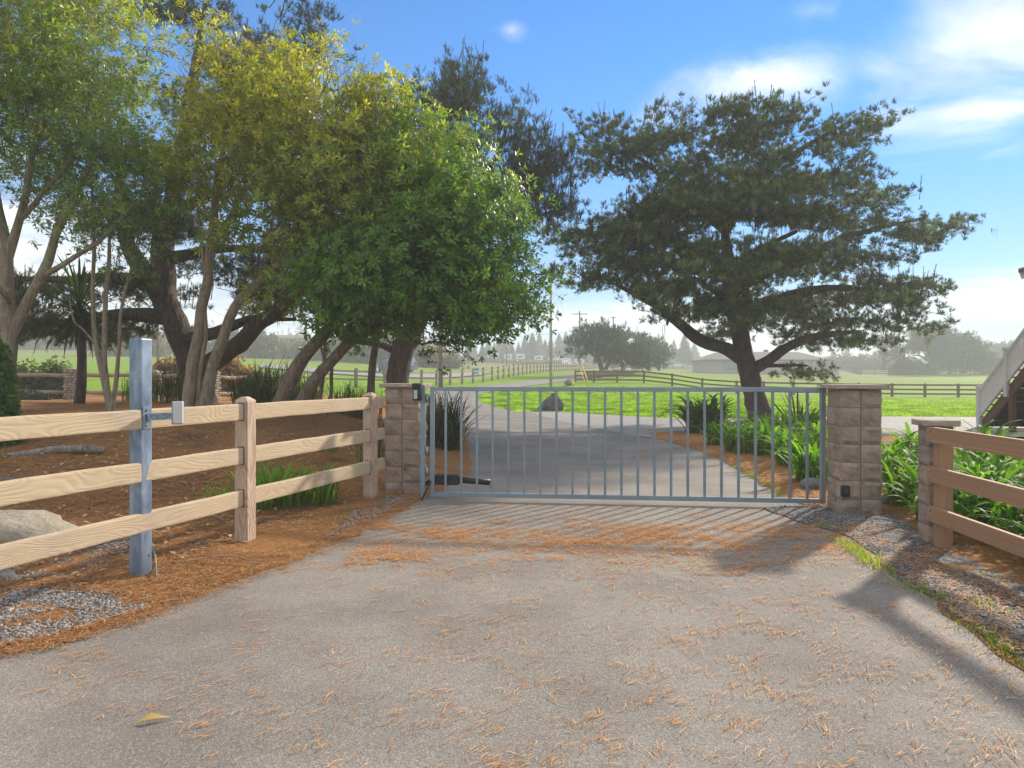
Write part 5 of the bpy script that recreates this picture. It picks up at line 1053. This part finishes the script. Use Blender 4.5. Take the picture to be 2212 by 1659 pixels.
# ------------------------------------------------------------------ shrubs
def shrub(name, label, blobs, n, seed, cols, L, W, cat='shrub', group=None, core=True, nl=5, mat='leaf_glossy'):
    """blobs: (px, d, rx, ry, rz) in metres set on the ground"""
    rng = np.random.default_rng(seed); p0 = gp(blobs[0][0], blobs[0][1]); t = thing(name, p0, label, cat, group); Cs, As = [], []; wt = np.array([b[2] * b[4] for b in blobs]); wt = wt / wt.sum(); cv = []
    for b, f in zip(blobs, wt):
        k = max(8, int(n * f)); u = unit(rng, k); u[:, 2] = np.abs(u[:, 2]) * 1.0 - .15; r = rng.uniform(.72, 1.05, k)[:, None]; c = np.array(gp(b[0], b[1])) + np.array([0, 0, b[4] * .08]); lump = np.array([mnoise.noise(Vector(q) * 2.2 + Vector((seed, 0, 0))) for q in u])[:, None] * .22
        Cs.append(c + u * (r + lump) * np.array([b[2], b[3], b[4]])); As.append(u + rng.normal(size=u.shape) * .4 + np.array([0, 0, .3]))
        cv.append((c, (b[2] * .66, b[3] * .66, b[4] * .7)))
    C = np.concatenate(Cs); A = np.concatenate(As); V, Fc = leaf_geo(C, A, nl, L, W, .4, 1.3, rng)
    link('foliage', np_mesh('foliage', V, Fc, mat, False, lerp_cols(rng, len(C), cols, nl * 4, .25)), t)
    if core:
        for i, (c, r) in enumerate(cv): link('dark_core', sphere_rocky('core', r, 'bush_core', seed + i, .3, 2), t, c)  # dark lump added inside so the foliage cannot be seen through
    return t
RED = [(.16, .05, .018), (.28, .11, .03), (.24, .15, .04), (.12, .10, .03)]
shrub('red_shrub', 'orange red shrub behind the galvanised post and broad pine trunk', [(365, 29, 1.1, .8, 1.6), (400, 29.5, .9, .8, 1.75), (325, 28.5, .7, .6, 1.0)], 1500, 61, RED, .12, .07)
shrub('red_shrub', 'orange brown shrub right of the cobble pillar', [(495, 29, 1.0, .8, 1.75), (528, 29, .9, .8, 1.2)], 1300, 62, RED, .12, .07)
shrub('vine_thicket', 'tangled bramble thicket over the rails at the far left', [(60, 25, 1.1, .6, 1.35), (120, 24.8, .8, .5, 1.5), (20, 25.4, .8, .6, 1.2), (-60, 25, 1.2, .6, 1.3)], 2200, 63, [(.03, .055, .012), (.06, .10, .02), (.12, .10, .03)], .10, .06)
shrub('vine_thicket', 'dark low thicket below the rails left of the palm', [(40, 23.6, 1.0, .5, .35), (-40, 23.4, 1.2, .5, .4)], 1200, 64, [(.02, .035, .01), (.04, .06, .015)], .10, .05)
shrub('round_shrub', 'bright green clipped shrub cut by the left edge', [(-22, 9.6, .36, .35, 1.5)], 3200, 65, [(.06, .13, .018), (.12, .20, .025)], .06, .03)
BR = [(.06, .065, .03), (.11, .095, .045), (.16, .115, .05)]; GRN = [(.035, .05, .022), (.06, .075, .03), (.09, .09, .04)]
for i, (px, d, rx, hh, lab, cc) in enumerate(((555, 118, 5.5, 4.6, 'rounded grey green shrub below the pale gabled house', GRN), (620, 125, 6, 3.0, 'low hedge shrub in front of the blue house', BR), (680, 122, 6, 3.2, 'hedge shrub below the right wing of the blue house', GRN), (745, 115, 6, 4.4, 'dark green hedge shrub behind the leaning trunks', GRN), (800, 112, 6, 5.6, 'tall brown green hedge shrub left of the dark trunk', BR), (850, 110, 5, 5.2, 'tall brown hedge shrub behind the dark trunk', BR), (905, 105, 4, 3.6, 'tawny shrub on the bank left of the brown pole', BR), (935, 103, 4.5, 2.6, 'low tawny shrub on the bank behind the brown pole', BR), (500, 120, 5, 5.0, 'olive shrub left of the pale gabled house', GRN), (290, 110, 7, 5.0, 'brown leafless-looking hedge left of the broad pine trunk', BR), (1030, 200, 9, 0.8, 'low dark hedge before the left trailers', GRN), (1110, 205, 10, 0.8, 'low dark hedge before the middle trailers', GRN), (1180, 205, 9, 0.8, 'low dark hedge either side of the pale pole', GRN))):
    shrub('hedge_shrub', lab, [(px, d, rx, rx * .6, hh)], 520, 70 + i, cc, .62, .34, group='hedgerow shrubs beyond the field')
shrub('hedge_shrub', 'long dark hedge along the far edge of the left field', [(60 + k * 60, 148, 7, 3, 4.0) for k in range(-4, 4)], 1600, 95, [(.03, .055, .03), (.06, .08, .045)], .9, .5)
shrub('round_shrub', 'small dark shrub beyond the paddock fence', [(1955, 148, 2.6, 2.4, 3.2), (1985, 150, 2.8, 2.4, 2.6)], 600, 96, [(.03, .045, .02), (.05, .065, .03)], .7, .4)
shrub('hedge_shrub', 'hazy dark thicket on the far ridge at the right', [(2140 + k * 40, 215, 8, 6, 5.5 + (k % 2)) for k in range(5)], 1500, 97, CY, 1.2, .7)
shrub('hedge_shrub', 'faint brown hedge behind the receding paddock fence', [(1800 + k * 28, 205, 6, 4, 3.4 + .6 * (k % 2)) for k in range(6)], 900, 98, BR, 1.0, .55)
# ------------------------------------------------------------------ plants with long leaves
def strap_mesh(name, L, W, arch, seg, mat, col, seed, fold=.25):
    """one arching leaf: base at origin, leaning along +X"""
    V, Fc = [], []
    a = R(78); p = Vector((0, 0, 0)); st = L / seg
    for i in range(seg + 1):
        s = i / seg; w = W * (0.55 + 0.9 * s if s < .5 else 1.0) * (1 - max(0, (s - .62) / .38) ** 1.6) * .5 + .0008
        n = Vector((-math.sin(a), 0, math.cos(a))); V += [p + Vector((0, -w, 0)) + n * fold * w, p.copy(), p + Vector((0, w, 0)) + n * fold * w]
        if i < seg: k = i * 3; Fc += [(k, k + 1, k + 4, k + 3), (k + 1, k + 2, k + 5, k + 4)]
        p = p + Vector((math.cos(a), 0, math.sin(a))) * st; a -= arch / seg * (0.5 + 1.1 * s)
    V = np.array([tuple(v) for v in V]); c = np.tile(np.array(col), (len(V), 1)) * (0.85 + .3 * np.linspace(0, 1, len(V)))[:, None]
    return np_mesh(name, V, np.array(Fc), mat, True, c)
rg = random.Random(12)
AG = [strap_mesh('leaf', L, W, R(ar), 7, 'leaf_strap', c, i) for i, (L, W, ar, c) in enumerate(((.62, .038, 95, (.085, .185, .014)), (.72, .046, 120, (.075, .165, .014)), (.55, .040, 70, (.11, .22, .016)), (.80, .048, 135, (.06, .14, .014)), (.66, .044, 110, (.13, .24, .018)), (.48, .042, 150, (.19, .23, .025))))]
AGD = [strap_mesh('leaf', L, W, R(ar), 7, 'leaf_strap', c, i) for i, (L, W, ar, c) in enumerate(((.62, .036, 95, (.055, .105, .02)), (.72, .036, 120, (.045, .09, .018)), (.55, .03, 70, (.07, .125, .022)), (.80, .036, 135, (.04, .08, .018))))]
def clump_parts(name, p, label, n, meshes, scale, spread, cat='plant', group=None, lean0=0.0, lean1=0.9):
    t = thing(name, p, label, cat, group)
    for k in range(n):
        az = rg.uniform(0, 6.283); s = scale * rg.uniform(.7, 1.15); r = spread * math.sqrt(rg.random()); b = rg.uniform(0, 6.283)
        o = link('leaf', rg.choice(meshes), None, (math.cos(b) * r, math.sin(b) * r, 0), (rg.uniform(-.15, .15), rg.uniform(lean0 - .35, lean0 + .35), az), (s, s, s)); o.parent = t
    return t
def clump_joined(name, p, label, n, meshes, scale, spread, cat='plant', group=None, part='leaves', lean=.35):
    """far or very fine clump: its leaves are joined into one part"""
    t = thing(name, p, label, cat, group); parts = []
    data = []
    for m_ in meshes:
        V = np.empty(len(m_.vertices) * 3, np.float32); m_.vertices.foreach_get('co', V); C = np.empty(len(m_.vertices) * 4, np.float32); m_.attributes['Col'].data.foreach_get('color', C)
        Fq = np.empty(len(m_.loops), np.int32); m_.loops.foreach_get('vertex_index', Fq); data.append((V.reshape(-1, 3), Fq.reshape(-1, 4), C.reshape(-1, 4)[:, :3]))
    for k in range(n):
        V, Fq, C = rg.choice(data); az = rg.uniform(0, 6.283); s = scale * rg.uniform(.6, 1.15); r = spread * math.sqrt(rg.random()); b = rg.uniform(0, 6.283)
        M_ = np.array((Matrix.Rotation(az, 3, 'Z') @ Matrix.Rotation(rg.uniform(-lean, lean), 3, 'Y') @ Matrix.Rotation(rg.uniform(-.15, .15), 3, 'X')).to_3x3())
        parts.append(((V * s) @ M_.T + np.array([math.cos(b) * r, math.sin(b) * r, 0]), Fq, C * rg.uniform(.65, 1.35)))
    V, Fq, C = merge(parts); o = link(part, np_mesh(part, V, Fq, meshes[0].materials[0].name, True, C)); o.parent = t; return t
# bright strap-leaved clumps at the right, nearest the camera
GRPN = 'bright strap-leaved plants beside the short pillar'
NEAR = [((4.15, 6.95), .85, 'bright strap-leaved plant right beside the tall latch pillar'), ((4.35, 6.55), .9, 'bright strap-leaved plant between the two right-hand pillars'), ((4.05, 6.45), .65, 'low bright strap-leaved plant at the foot of the short pillar'), ((4.75, 7.3), .95, 'strap-leaved plant behind the gap between the right-hand pillars'),
        ((4.35, 5.5), 1.0, 'bright strap-leaved plant behind the upper rails of the brown fence'), ((4.15, 4.75), .9, 'bright strap-leaved plant at the right edge behind the lowest rail'), ((4.9, 5.9), 1.05, 'tall bright strap-leaved plant rising above the brown top rail'), ((4.75, 5.0), 1.05, 'bright strap-leaved plant at the right edge above the top rail'), ((5.5, 6.6), 1.1, 'strap-leaved plant in front of the stair foot'), ((5.4, 5.6), 1.1, 'tall strap-leaved plant at the right edge below the stair'), ((4.0, 5.25), .7, 'small strap-leaved plant just behind the short brown post'), ((4.55, 6.05), .9, 'strap-leaved plant directly behind the short pillar')]
for (x, y), s, lab in NEAR: clump_parts('strap_leaf_plant', gx(x, y), lab, 58, AG, s * 1.22, .17, group=GRPN)
MORE = [(4.3, 7.75, 1.0, 'strap-leaved plant behind the latch pillar by the gravel'), (4.6, 6.9, 1.2, 'strap-leaved plant in the gap between pillars, second row'), (5.2, 7.6, 1.25, 'strap-leaved plant in the third row right of the latch pillar'), (4.55, 5.55, 1.2, 'strap-leaved plant behind the middle of the brown fence'), (4.3, 4.35, 1.1, 'strap-leaved plant low at the right picture edge'), (5.0, 4.5, 1.3, 'strap-leaved plant behind the lowest rail at the far right'), (5.1, 6.4, 1.25, 'strap-leaved plant between short pillar and stair'), (5.9, 7.4, 1.3, 'strap-leaved plant just before the stair foot'), (6.2, 6.6, 1.3, 'strap-leaved plant at the right edge under the railing'), (4.9, 8.3, 1.1, 'strap-leaved plant near the lane behind the latch pillar'), (6.3, 11.2, 1.2, 'strap-leaved plant at the lane edge right of the latch pillar'), (7.2, 12.0, 1.2, 'strap-leaved plant at the lane edge behind the short pillar'), (8.1, 12.2, 1.2, 'strap-leaved plant at the lane edge before the stair'), (6.0, 13.0, 1.1, 'strap-leaved plant closest to the concrete lane'), (5.3, 10.0, 1.15, 'strap-leaved plant in the sun just right of the latch pillar'), (5.6, 8.6, 1.25, 'strap-leaved plant near the lane left of the stair'), (6.9, 8.4, 1.3, 'strap-leaved plant right beside the stair foot'), (4.12, 5.9, .8, 'strap-leaved plant hard against the short pillar')]
for x, y, s, lab in MORE: clump_joined('strap_leaf_plant', gx(x, y), lab, 70, AG, s, .2, group=GRPN)
for px, d, s, n, lab in ((2120, 9.0, 1.1, 46, 'strap-leaved plant below the stair railing'), (1930, 9.3, 1.05, 50, 'strap-leaved plant behind the latch pillar in the sun'), (2010, 9.8, 1.1, 50, 'strap-leaved plant behind the short pillar near the lane'), (2190, 8.6, 1.15, 50, 'strap-leaved plant by the stair at the right edge')): clump_joined('strap_leaf_plant', gp(px, d), lab, n, AG, s, .16, group=GRPN)
BH = [(1760, 9.6, .95, 'low strap-leaved plant touching the latch end of the gate'), (1715, 11.2, .95, 'strap-leaved plant in the bed two pickets from the latch'), (1660, 12.6, 1.0, 'strap-leaved plant in the middle of the bed behind the gate'), (1600, 13.2, 1.05, 'strap-leaved plant at the front of the bed behind the gate'), (1745, 12.6, 1.0, 'strap-leaved plant behind the low one at the latch'), (1690, 15.0, 1.05, 'strap-leaved plant below the pine trunk'), (1560, 14.6, .9, 'strap-leaved plant right of the big dark clump'), (1640, 16.5, .9, 'strap-leaved plant at the pine foot left side'), (1760, 15.5, 1.05, 'strap-leaved plant at the back near the latch pillar'), (1800, 11.0, .95, 'strap-leaved plant half hidden by the latch pillar')]
for px, d, s, lab in BH: clump_joined('strap_leaf_plant', gp(px, d), lab, 110, AG, s * 1.2, .28, group='strap-leaved plants in the bed behind the gate')
clump_joined('dark_strap_clump', gp(1520, 18.0), 'large dark arching clump at the tip of the bed behind the gate', 260, AGD, 1.75, .42)
# spiky plants
SW = [strap_mesh('leaf', L, .045, R(ar), 5, 'leaf_strap', c, i, .1) for i, (L, ar, c) in enumerate(((1.0, 12, (.03, .05, .02)), (1.15, 20, (.025, .045, .018)), (.9, 30, (.04, .06, .025))))]
clump_parts('spiky_yucca', gp(1722, 17.2), 'spiky sword-leaved plant right of the pine trunk', 20, SW, 1.05, .08, lean0=.25)
SWB = [strap_mesh('leaf', L, .055, R(ar), 5, 'leaf_strap', c, i, .1) for i, (L, ar, c) in enumerate(((1.25, 25, (.022, .036, .018)), (1.35, 60, (.018, .03, .015)), (1.1, 15, (.03, .045, .02))))]
pp = gp(172, 15.0); ct = thing('cabbage_palm', pp, 'cabbage palm with drooping sword leaves left of the galvanised post', 'palm')
hd = at(172, 668, 15.0); polytube('trunk', [pp, pp.lerp(hd, .5) + Vector((.05, 0, 0)), hd], [.11, .09, .10], 'bark_dark', ct, 9, .2, .03)
for k in range(150):
    u = rg.random(); el = math.asin(1 - 1.75 * u); az = rg.uniform(0, 6.283); s = rg.uniform(.75, 1.05) * (1.0 if u < .6 else 1.1)
    o = link('leaf', rg.choice(SWB), None, hd + Vector((0, 0, rg.uniform(-.15, .2))) - pp, (0, R(78) - el, az), (s, s, s)); o.parent = ct
FX = [strap_mesh('blade', L, .014, R(ar), 5, 'leaf_strap', c, i, .1) for i, (L, ar, c) in enumerate(((.95, 50, (.035, .055, .016)), (1.1, 80, (.028, .045, .014)), (.8, 30, (.06, .075, .02)), (1.0, 100, (.10, .10, .03))))]
for px, d, s, n, sp_, lab in ((370, 16.5, .9, 260, .4, 'grassy flax clump behind the galvanised post'), (300, 17.5, .85, 240, .4, 'grassy flax clump left of the pale stems'), (585, 17, 1.15, 420, .5, 'tall spiky flax clump behind the leaning trunks'), (540, 17.5, 1.0, 300, .4, 'spiky flax clump left of the leaning trunks'), (655, 16, .95, 300, .4, 'spiky flax clump between the leaning trunks'), (748, 15.5, .8, 260, .4, 'low olive flax clump left of the slender trunk'), (790, 15.0, .75, 240, .35, 'low olive flax clump at the foot of the slender trunk'), (962, 12.6, 1.05, 380, .28, 'dark flax clump behind the hinge end of the gate'), (940, 13.6, 1.0, 260, .25, 'dark flax clump partly behind the hinge post'), (800, 10.2, .7, 160, .18, 'wispy flax tuft behind the last fence post')):
    clump_joined('flax_clump', gp(px, d), lab, n, FX, s, sp_, part='blades', lean=.45)
GG = [strap_mesh('blade', L, .020, R(ar), 5, 'leaf_strap', c, i, .1) for i, (L, ar, c) in enumerate(((.50, 60, (.13, .25, .025)), (.58, 90, (.10, .21, .022)), (.42, 40, (.17, .29, .03)), (.5, 110, (.26, .28, .04))))]
for x, y, s, n, lab in ((-2.66, 7.3, .95, 220, 'low green grassy clump left of the middle fence post'), (-2.40, 7.5, .95, 220, 'low green grassy clump behind the middle fence post'), (-2.12, 7.7, .92, 200, 'low green grassy clump right of the middle fence post'), (-2.9, 7.2, .6, 90, 'small green grassy clump near the galvanised post')):
    clump_joined('grassy_clump', gx(x, y), lab, n, GG, s, .2, part='blades', lean=.5)
clump_joined('grassy_clump', gp(700, 10.6), 'small green tuft below the two thin stems', 120, GG, .55, .2, part='blades', lean=.6)
DRY = [strap_mesh('blade', L, .006, R(ar), 4, 'leaf_strap', c, i, .1) for i, (L, ar, c) in enumerate(((.5, 90, (.22, .17, .12)), (.4, 60, (.26, .20, .15))))]
for x, y, lab in ((-2.05, 9.3, 'dry straw-coloured twiggy plant behind the last rails'), (-3.0, 8.4, 'dry bare twiggy plant left of the middle fence post')): clump_joined('dry_plant', gx(x, y), lab, 40, DRY, 1.0, .12, part='stems', lean=.8)

# ------------------------------------------------------------------ grass and litter
rng = np.random.default_rng(5)
def nz(x, y, f, s): return np.array([mnoise.fractal(Vector((a * f, b * f, s)), .9, 2, 4) for a, b in zip(x, y)])
def blades(name, P, h, w, cols, label, lean=.5):
    n = len(P); a = rng.random(n) * 6.28; d_ = np.stack([np.cos(a), np.sin(a), a * 0], 1); s_ = np.stack([-np.sin(a), np.cos(a), a * 0], 1); hh = h * rng.uniform(.5, 1.2, (n, 1)); ln = rng.uniform(.1, lean, (n, 1)) * hh
    b = P; V = np.stack([b - s_ * w / 2, b + s_ * w / 2, b + d_ * ln + np.array([0, 0, 1.0]) * hh], 1).reshape(-1, 3)
    o = link(name, np_mesh(name, V, np.arange(n * 3).reshape(-1, 3), 'leaf_grass', False, lerp_cols(rng, n, cols, 3, .2) * np.repeat((1 + .9 * nz(P[:, 0], P[:, 1] * .6, 1.1, 77)).clip(.45, 1.5), 3)[:, None])); return tag(o, label, None, None, 'stuff')
def scatter(poly, n, zoff=0.0, dens=None):
    xs = np.array([p[0] for p in poly]); yv = np.array([p[1] for p in poly]); out = np.zeros((0, 3))
    while len(out) < n:
        x = rng.uniform(xs.min(), xs.max(), n * 2); y = rng.uniform(yv.min(), yv.max(), n * 2); k = inside(poly, x, y); x, y = x[k], y[k]
        if dens is not None: k = rng.random(len(x)) < dens(x, y); x, y = x[k], y[k]
        out = np.vstack([out, np.stack([x, y, hz(x, y) + zoff], 1)])
    return out[:n]
LAWN = [(.13, .235, .018), (.19, .31, .024), (.28, .37, .045)]
lawn_poly = inner[5:] + conc[1:6] + gl([(1720, 34), (1650, 48), (1500, 55), (1300, 58), (1180, 57)])
blades('lawn_grass', scatter(lawn_poly, 105000, -.03, lambda x, y: np.clip((30 / y) ** 2, 0, 1)), .10, .028, LAWN, 'bright green lawn grass behind the gate')
vp = gl([(1560, 34), (1900, 26.2), (2500, 25.6), (2500, 50), (1600, 55)]); blades('field_grass', scatter(vp, 45000, -.03, lambda x, y: np.clip((30 / y) ** 2, 0, 1)), .09, .03, [(.15, .26, .02), (.22, .33, .03), (.28, .36, .05)], 'green field grass right of the pine')
tuft = []
for (x, y), k in (((2.82, 6.05), 90), ((2.78, 5.75), 160), ((2.74, 5.45), 150), ((2.72, 5.2), 60), ((2.66, 4.7), 70), ((2.72, 4.6), 60), ((2.9, 4.25), 50), ((2.95, 6.75), 40), ((2.6, 3.9), 120), ((2.56, 3.65), 120), ((2.5, 3.4), 120), ((3.05, 3.9), 60), ((3.3, 5.0), 60), ((3.36, 9.3), 120), ((3.42, 10.1), 140), ((3.5, 10.9), 120), ((3.2, 8.6), 80), ((-1.7, 7.2), 60), ((-1.45, 7.7), 50)):
    q = rng.normal(size=(k, 2)) * np.array([.045, .13]); tuft.append(np.stack([x + q[:, 0], y + q[:, 1], hz(x + q[:, 0], y + q[:, 1]) + .015], 1))
blades('verge_grass', np.concatenate(tuft), .05, .007, [(.12, .19, .02), (.22, .28, .03), (.27, .26, .05)], 'small yellow green grass tufts along the asphalt edge', 1.2)

_le = np.array([tuple(Vector(left_edge[i]).lerp(Vector(left_edge[i + 1]), q)) for i in range(1, 12) for q in np.linspace(0, 1, 12)])
def on_bed(P, up=0.0):
    Q = P.copy(); dd = np.array([np.min(np.hypot(_le[:, 0] - x, _le[:, 1] - y)) for x, y in P[:, :2]]).clip(0, .5) / .5
    Q[:, 2] = hz(P[:, 0], P[:, 1]) + .009 + .035 * dd * (.6 + nz(P[:, 0], P[:, 1], 1.5, 3)) + up; return Q
def needle_litter(P, yaw, label, L=.056, w=.0030, cols=((.48, .17, .045), (.64, .28, .075), (.74, .42, .15))):
    n = len(P); a = yaw + rng.normal(size=n) * .5; c = np.stack([np.cos(a), np.sin(a), rng.normal(size=n) * .06], 1); s_ = np.stack([-np.sin(a), np.cos(a), a * 0], 1); l = L * rng.uniform(.5, 1.2, (n, 1)); bend = rng.normal(size=(n, 1)) * .08
    z = rng.uniform(.002, .012, (n, 1)) * np.array([[0, 0, 1.0]]); b0 = P - c * l / 2 + z; m0 = P + s_ * l * bend + z + np.array([0, 0, .004]); e0 = P + c * l / 2 + z
    V = np.stack([b0 - s_ * w / 2, b0 + s_ * w / 2, m0 - s_ * w / 2, m0 + s_ * w / 2, e0 - s_ * w / 3, e0 + s_ * w / 3], 1).reshape(-1, 3); i = np.arange(n)[:, None] * 6
    Fc = np.concatenate([i + [0, 1, 3, 2], i + [2, 3, 5, 4]], 1).reshape(-1, 4)
    o = link('pine_needles', np_mesh('needles', V, Fc, 'litter', False, lerp_cols(rng, n, cols, 6, .2))); return tag(o, label, None, None, 'stuff')
front = [(-2.6, 3.0), (-2.2, 4.2), (-1.7, 5.2), (-1.0, 7.0), (-.5, 8.2), (3.2, 7.6), (2.95, 6.3), (2.65, 4.5), (2.5, 3.4), (2.4, 1.6), (-2.6, 1.6)]
C0 = scatter(front, 3600); n0 = nz(C0[:, 0], C0[:, 1], .8, 3)
right_w = np.clip((C0[:, 0] + 1.9) / 3.2, .08, 1.0); band = np.exp(-((C0[:, 1] - 6.1) / .8) ** 2); k = rng.random(len(C0)) < np.clip(.22 + .5 * right_w + .3 * n0 + .5 * band, 0.05, 1)
C0 = C0[k]; cnt = rng.poisson(2 + 6 * np.clip(nz(C0[:, 0], C0[:, 1], 1.6, 8) + .2, 0, 1) + 9 * np.exp(-((C0[:, 1] - 6.1) / .7) ** 2)) + 1
idx = np.repeat(np.arange(len(C0)), cnt); yw = rng.random(len(C0)) * 3.14; P = C0[idx] + rng.normal(size=(len(idx), 3)) * np.array([.05, .035, 0]); P[:, 2] = hz(P[:, 0], P[:, 1]) + .005
needle_litter(P, yw[idx] * .35 + .3, 'orange fallen pine needles scattered over the asphalt')
bp = [(-1.3, 7.0), (.9, 7.2), (3.0, 7.0), (2.8, 5.0), (-1.3, 5.2)]
D0 = scatter(bp, 60000); k = rng.random(len(D0)) < (((nz(D0[:, 0], D0[:, 1] * 1.7, 1.2, 21) + nz(D0[:, 0], D0[:, 1], 5, 25) * .6) * .9 + .36 - .5 * np.abs(D0[:, 1] - 6.2)).clip(0, 1) ** 1.3); D0 = D0[k]; D0[:, 2] += .006
needle_litter(D0, rng.random(len(D0)) * 6.28, 'dense drift of orange pine needles in front of the gate')
bl = left_edge[1:9] + [(-1.4, 8.6), (-2.4, 10.5), (-4.5, 9.5), (-6.2, 6.5), (-4.6, 3.2)]
E0 = scatter(bl, 40000, .03, lambda x, y: np.clip((5.0 / y) ** 1.2, 0, 1)); k = (nz(E0[:, 0] * 1.0, E0[:, 1], .9, 31) > -.32) & ~((inside(grv_l[0], E0[:, 0], E0[:, 1]) | inside(grv_l[1], E0[:, 0], E0[:, 1])) & (rng.random(len(E0)) > .12)); E0 = on_bed(E0[k], .004); E0[:, 2] += rng.uniform(0, .012, len(E0))
needle_litter(E0, rng.random(len(E0)) * 6.28, 'carpet of orange brown pine needles on the left bed', .08, .004, ((.16, .065, .028), (.36, .16, .055), (.48, .25, .09), (.58, .36, .18)))
S0 = _le[rng.integers(0, len(_le) - 40, 5200)] + rng.normal(size=(5200, 2)) * .07; S0 = np.stack([S0[:, 0], S0[:, 1], hz(S0[:, 0], S0[:, 1]) + .012], 1)
needle_litter(S0, rng.random(len(S0)) * 6.28, 'orange needles spilling over the left asphalt edge', .07, .0034, ((.22, .09, .035), (.42, .19, .065), (.58, .33, .13)))
G0 = scatter([(2.75, 7.2), (2.95, 6.2), (2.62, 4.4), (2.5, 3.2), (3.4, 3.2), (3.6, 5.6), (3.5, 6.8)], 4200, .03); k = nz(G0[:, 0], G0[:, 1], 1.8, 41) > .0; needle_litter(G0[k], rng.random(int(k.sum())) * 6.28, 'brown pine needles on the gravel verge', .06, .0034)
B0 = np.concatenate([scatter(bed_edge + gl([(1800, 8), (1800, 12), (1560, 17), (1440, 17.5)]), 9000, .03)]); needle_litter(B0, rng.random(len(B0)) * 6.28, 'orange pine needles on the bed behind the gate', .10, .006)
W0 = scatter([(-1.6, 8.8), (-1.2, 13), (-3, 18), (-16, 17), (-9, 8), (-5.5, 6)], 15000, .0, lambda x, y: np.clip((7.0 / y) ** 1.5, 0, 1)); W0 = W0[nz(W0[:, 0], W0[:, 1], .8, 91) > -.25]
needle_litter(on_bed(W0, .012), rng.random(len(W0)) * 6.28, 'brown needle and leaf litter under the left trees', .12, .011, ((.20, .085, .035), (.42, .20, .07), (.55, .33, .14), (.30, .20, .12)))
L0 = scatter([(-1.5, 8.6), (-1.6, 12), (-10, 14), (-6, 6), (-3.4, 4.6), (-2.4, 5.2)], 2600, .0)
lv, lf = leaf_geo(on_bed(L0, .01), np.tile([0, 0, 1.0], (len(L0), 1)), 1, .085, .035, 1.2, 1.75, rng, .2); tag(link('fallen_leaves', np_mesh('fallen_leaves', lv, lf, 'litter', False, lerp_cols(rng, len(L0), ((.24, .12, .06), (.46, .30, .13), (.52, .42, .24), (.30, .22, .16)), 4))), 'dry fallen leaves strewn over the left bed', None, None, 'stuff')
# pebbles
def pebbles(P, r0, r1, label, cols):
    import bmesh
    bm = bmesh.new(); bmesh.ops.create_icosphere(bm, subdivisions=1, radius=1.0); T = np.array([v.co[:] for v in bm.verts]); Ft = np.array([[v.index for v in f.verts] for f in bm.faces]); bm.free()
    n = len(P); r = (r0 + (r1 - r0) * rng.random(n) ** 2.2)[:, None, None]; sc = rng.uniform(.6, 1.1, (n, 1, 3)) * np.array([1.1, .9, .62]); a = rng.random(n) * 6.28; ca, sa = np.cos(a), np.sin(a)
    V = T[None] * sc * r * (1 + .12 * rng.normal(size=(n, len(T), 1))); V = np.stack([V[..., 0] * ca[:, None] - V[..., 1] * sa[:, None], V[..., 0] * sa[:, None] + V[..., 1] * ca[:, None], V[..., 2]], 2) + P[:, None]
    Fc = (Ft[None] + np.arange(n)[:, None, None] * len(T)).reshape(-1, 3)
    o = link('pebbles', np_mesh('pebbles', V.reshape(-1, 3), Fc, 'pebble', True, lerp_cols(rng, n, cols, len(T), .25))); return tag(o, label, None, None, 'stuff')
def gravel_pts(i, n):
    g = grv_l[i]; cx_, cy_ = np.mean([p[0] for p in g]), np.mean([p[1] for p in g]); big_ = [(cx_ + (x - cx_) * 1.3, cy_ + (y - cy_) * 1.3) for x, y in g]
    A0 = scatter(big_, n); ins = inside(g, A0[:, 0], A0[:, 1]); q = nz(A0[:, 0], A0[:, 1], 3, 50 + i); A0 = A0[(ins & (q > -.25)) | (rng.random(len(A0)) < .12)]; return A0[(inside(bedL, A0[:, 0], A0[:, 1]))]
PC = ((.11, .105, .10), (.20, .19, .18), (.29, .275, .255), (.26, .215, .175), (.42, .395, .365))
pebbles(on_bed(gravel_pts(0, 12000), .004), .005, .016, 'small grey pebbles at the lower left asphalt edge', PC)
pebbles(on_bed(gravel_pts(1, 7000), .004), .005, .016, 'small grey pebbles around the galvanised post', PC)
pebbles(on_bed(gravel_pts(2, 2200), .005), .006, .016, 'small grey pebbles near the hinge pillar', PC)
pebbles(scatter(grv_r, 2600, .03), .005, .014, 'crushed grey gravel on the right verge', ((.10, .10, .105), (.20, .195, .19), (.30, .29, .28)))
tag(link('dry_leaf', np_mesh('dry_leaf', np.array([(-.05, 0, .004), (-.01, .018, .022), (.0, -.014, .016), (.055, .004, .006)]), np.array([(0, 2, 1), (1, 2, 3)]), 'litter', True, np.array([(.5, .34, .10)])), None, (*g0(330, 1562), .006), (0, 0, .25), (1.3, 1.3, 1.3)), 'curled yellow leaf on the asphalt near the bottom left', 'leaf')
# ------------------------------------------------------------------ haze
hb = link('haze', py_mesh('haze', [(x, y, z) for z in (-1.6, 27.5) for x, y in ((-3500, -330), (3500, -330), (3500, 960), (-3500, 960))], BOXF, None))
m = bpy.data.materials.new('haze_air'); m.use_nodes = True; m.node_tree.nodes.clear(); t = NT(m)
pv = t.new('ShaderNodeVolumePrincipled'); pv.inputs['Color'].default_value = (0.985, 0.992, 1.0, 1); pv.inputs['Density'].default_value = 0.0023; pv.inputs['Anisotropy'].default_value = 0.0
o_ = t.new('ShaderNodeOutputMaterial'); t.l.new(pv.outputs[0], o_.inputs['Volume']); hb.data.materials.append(m)
tag(hb, 'pale sea haze over the fields', None, None, 'stuff')
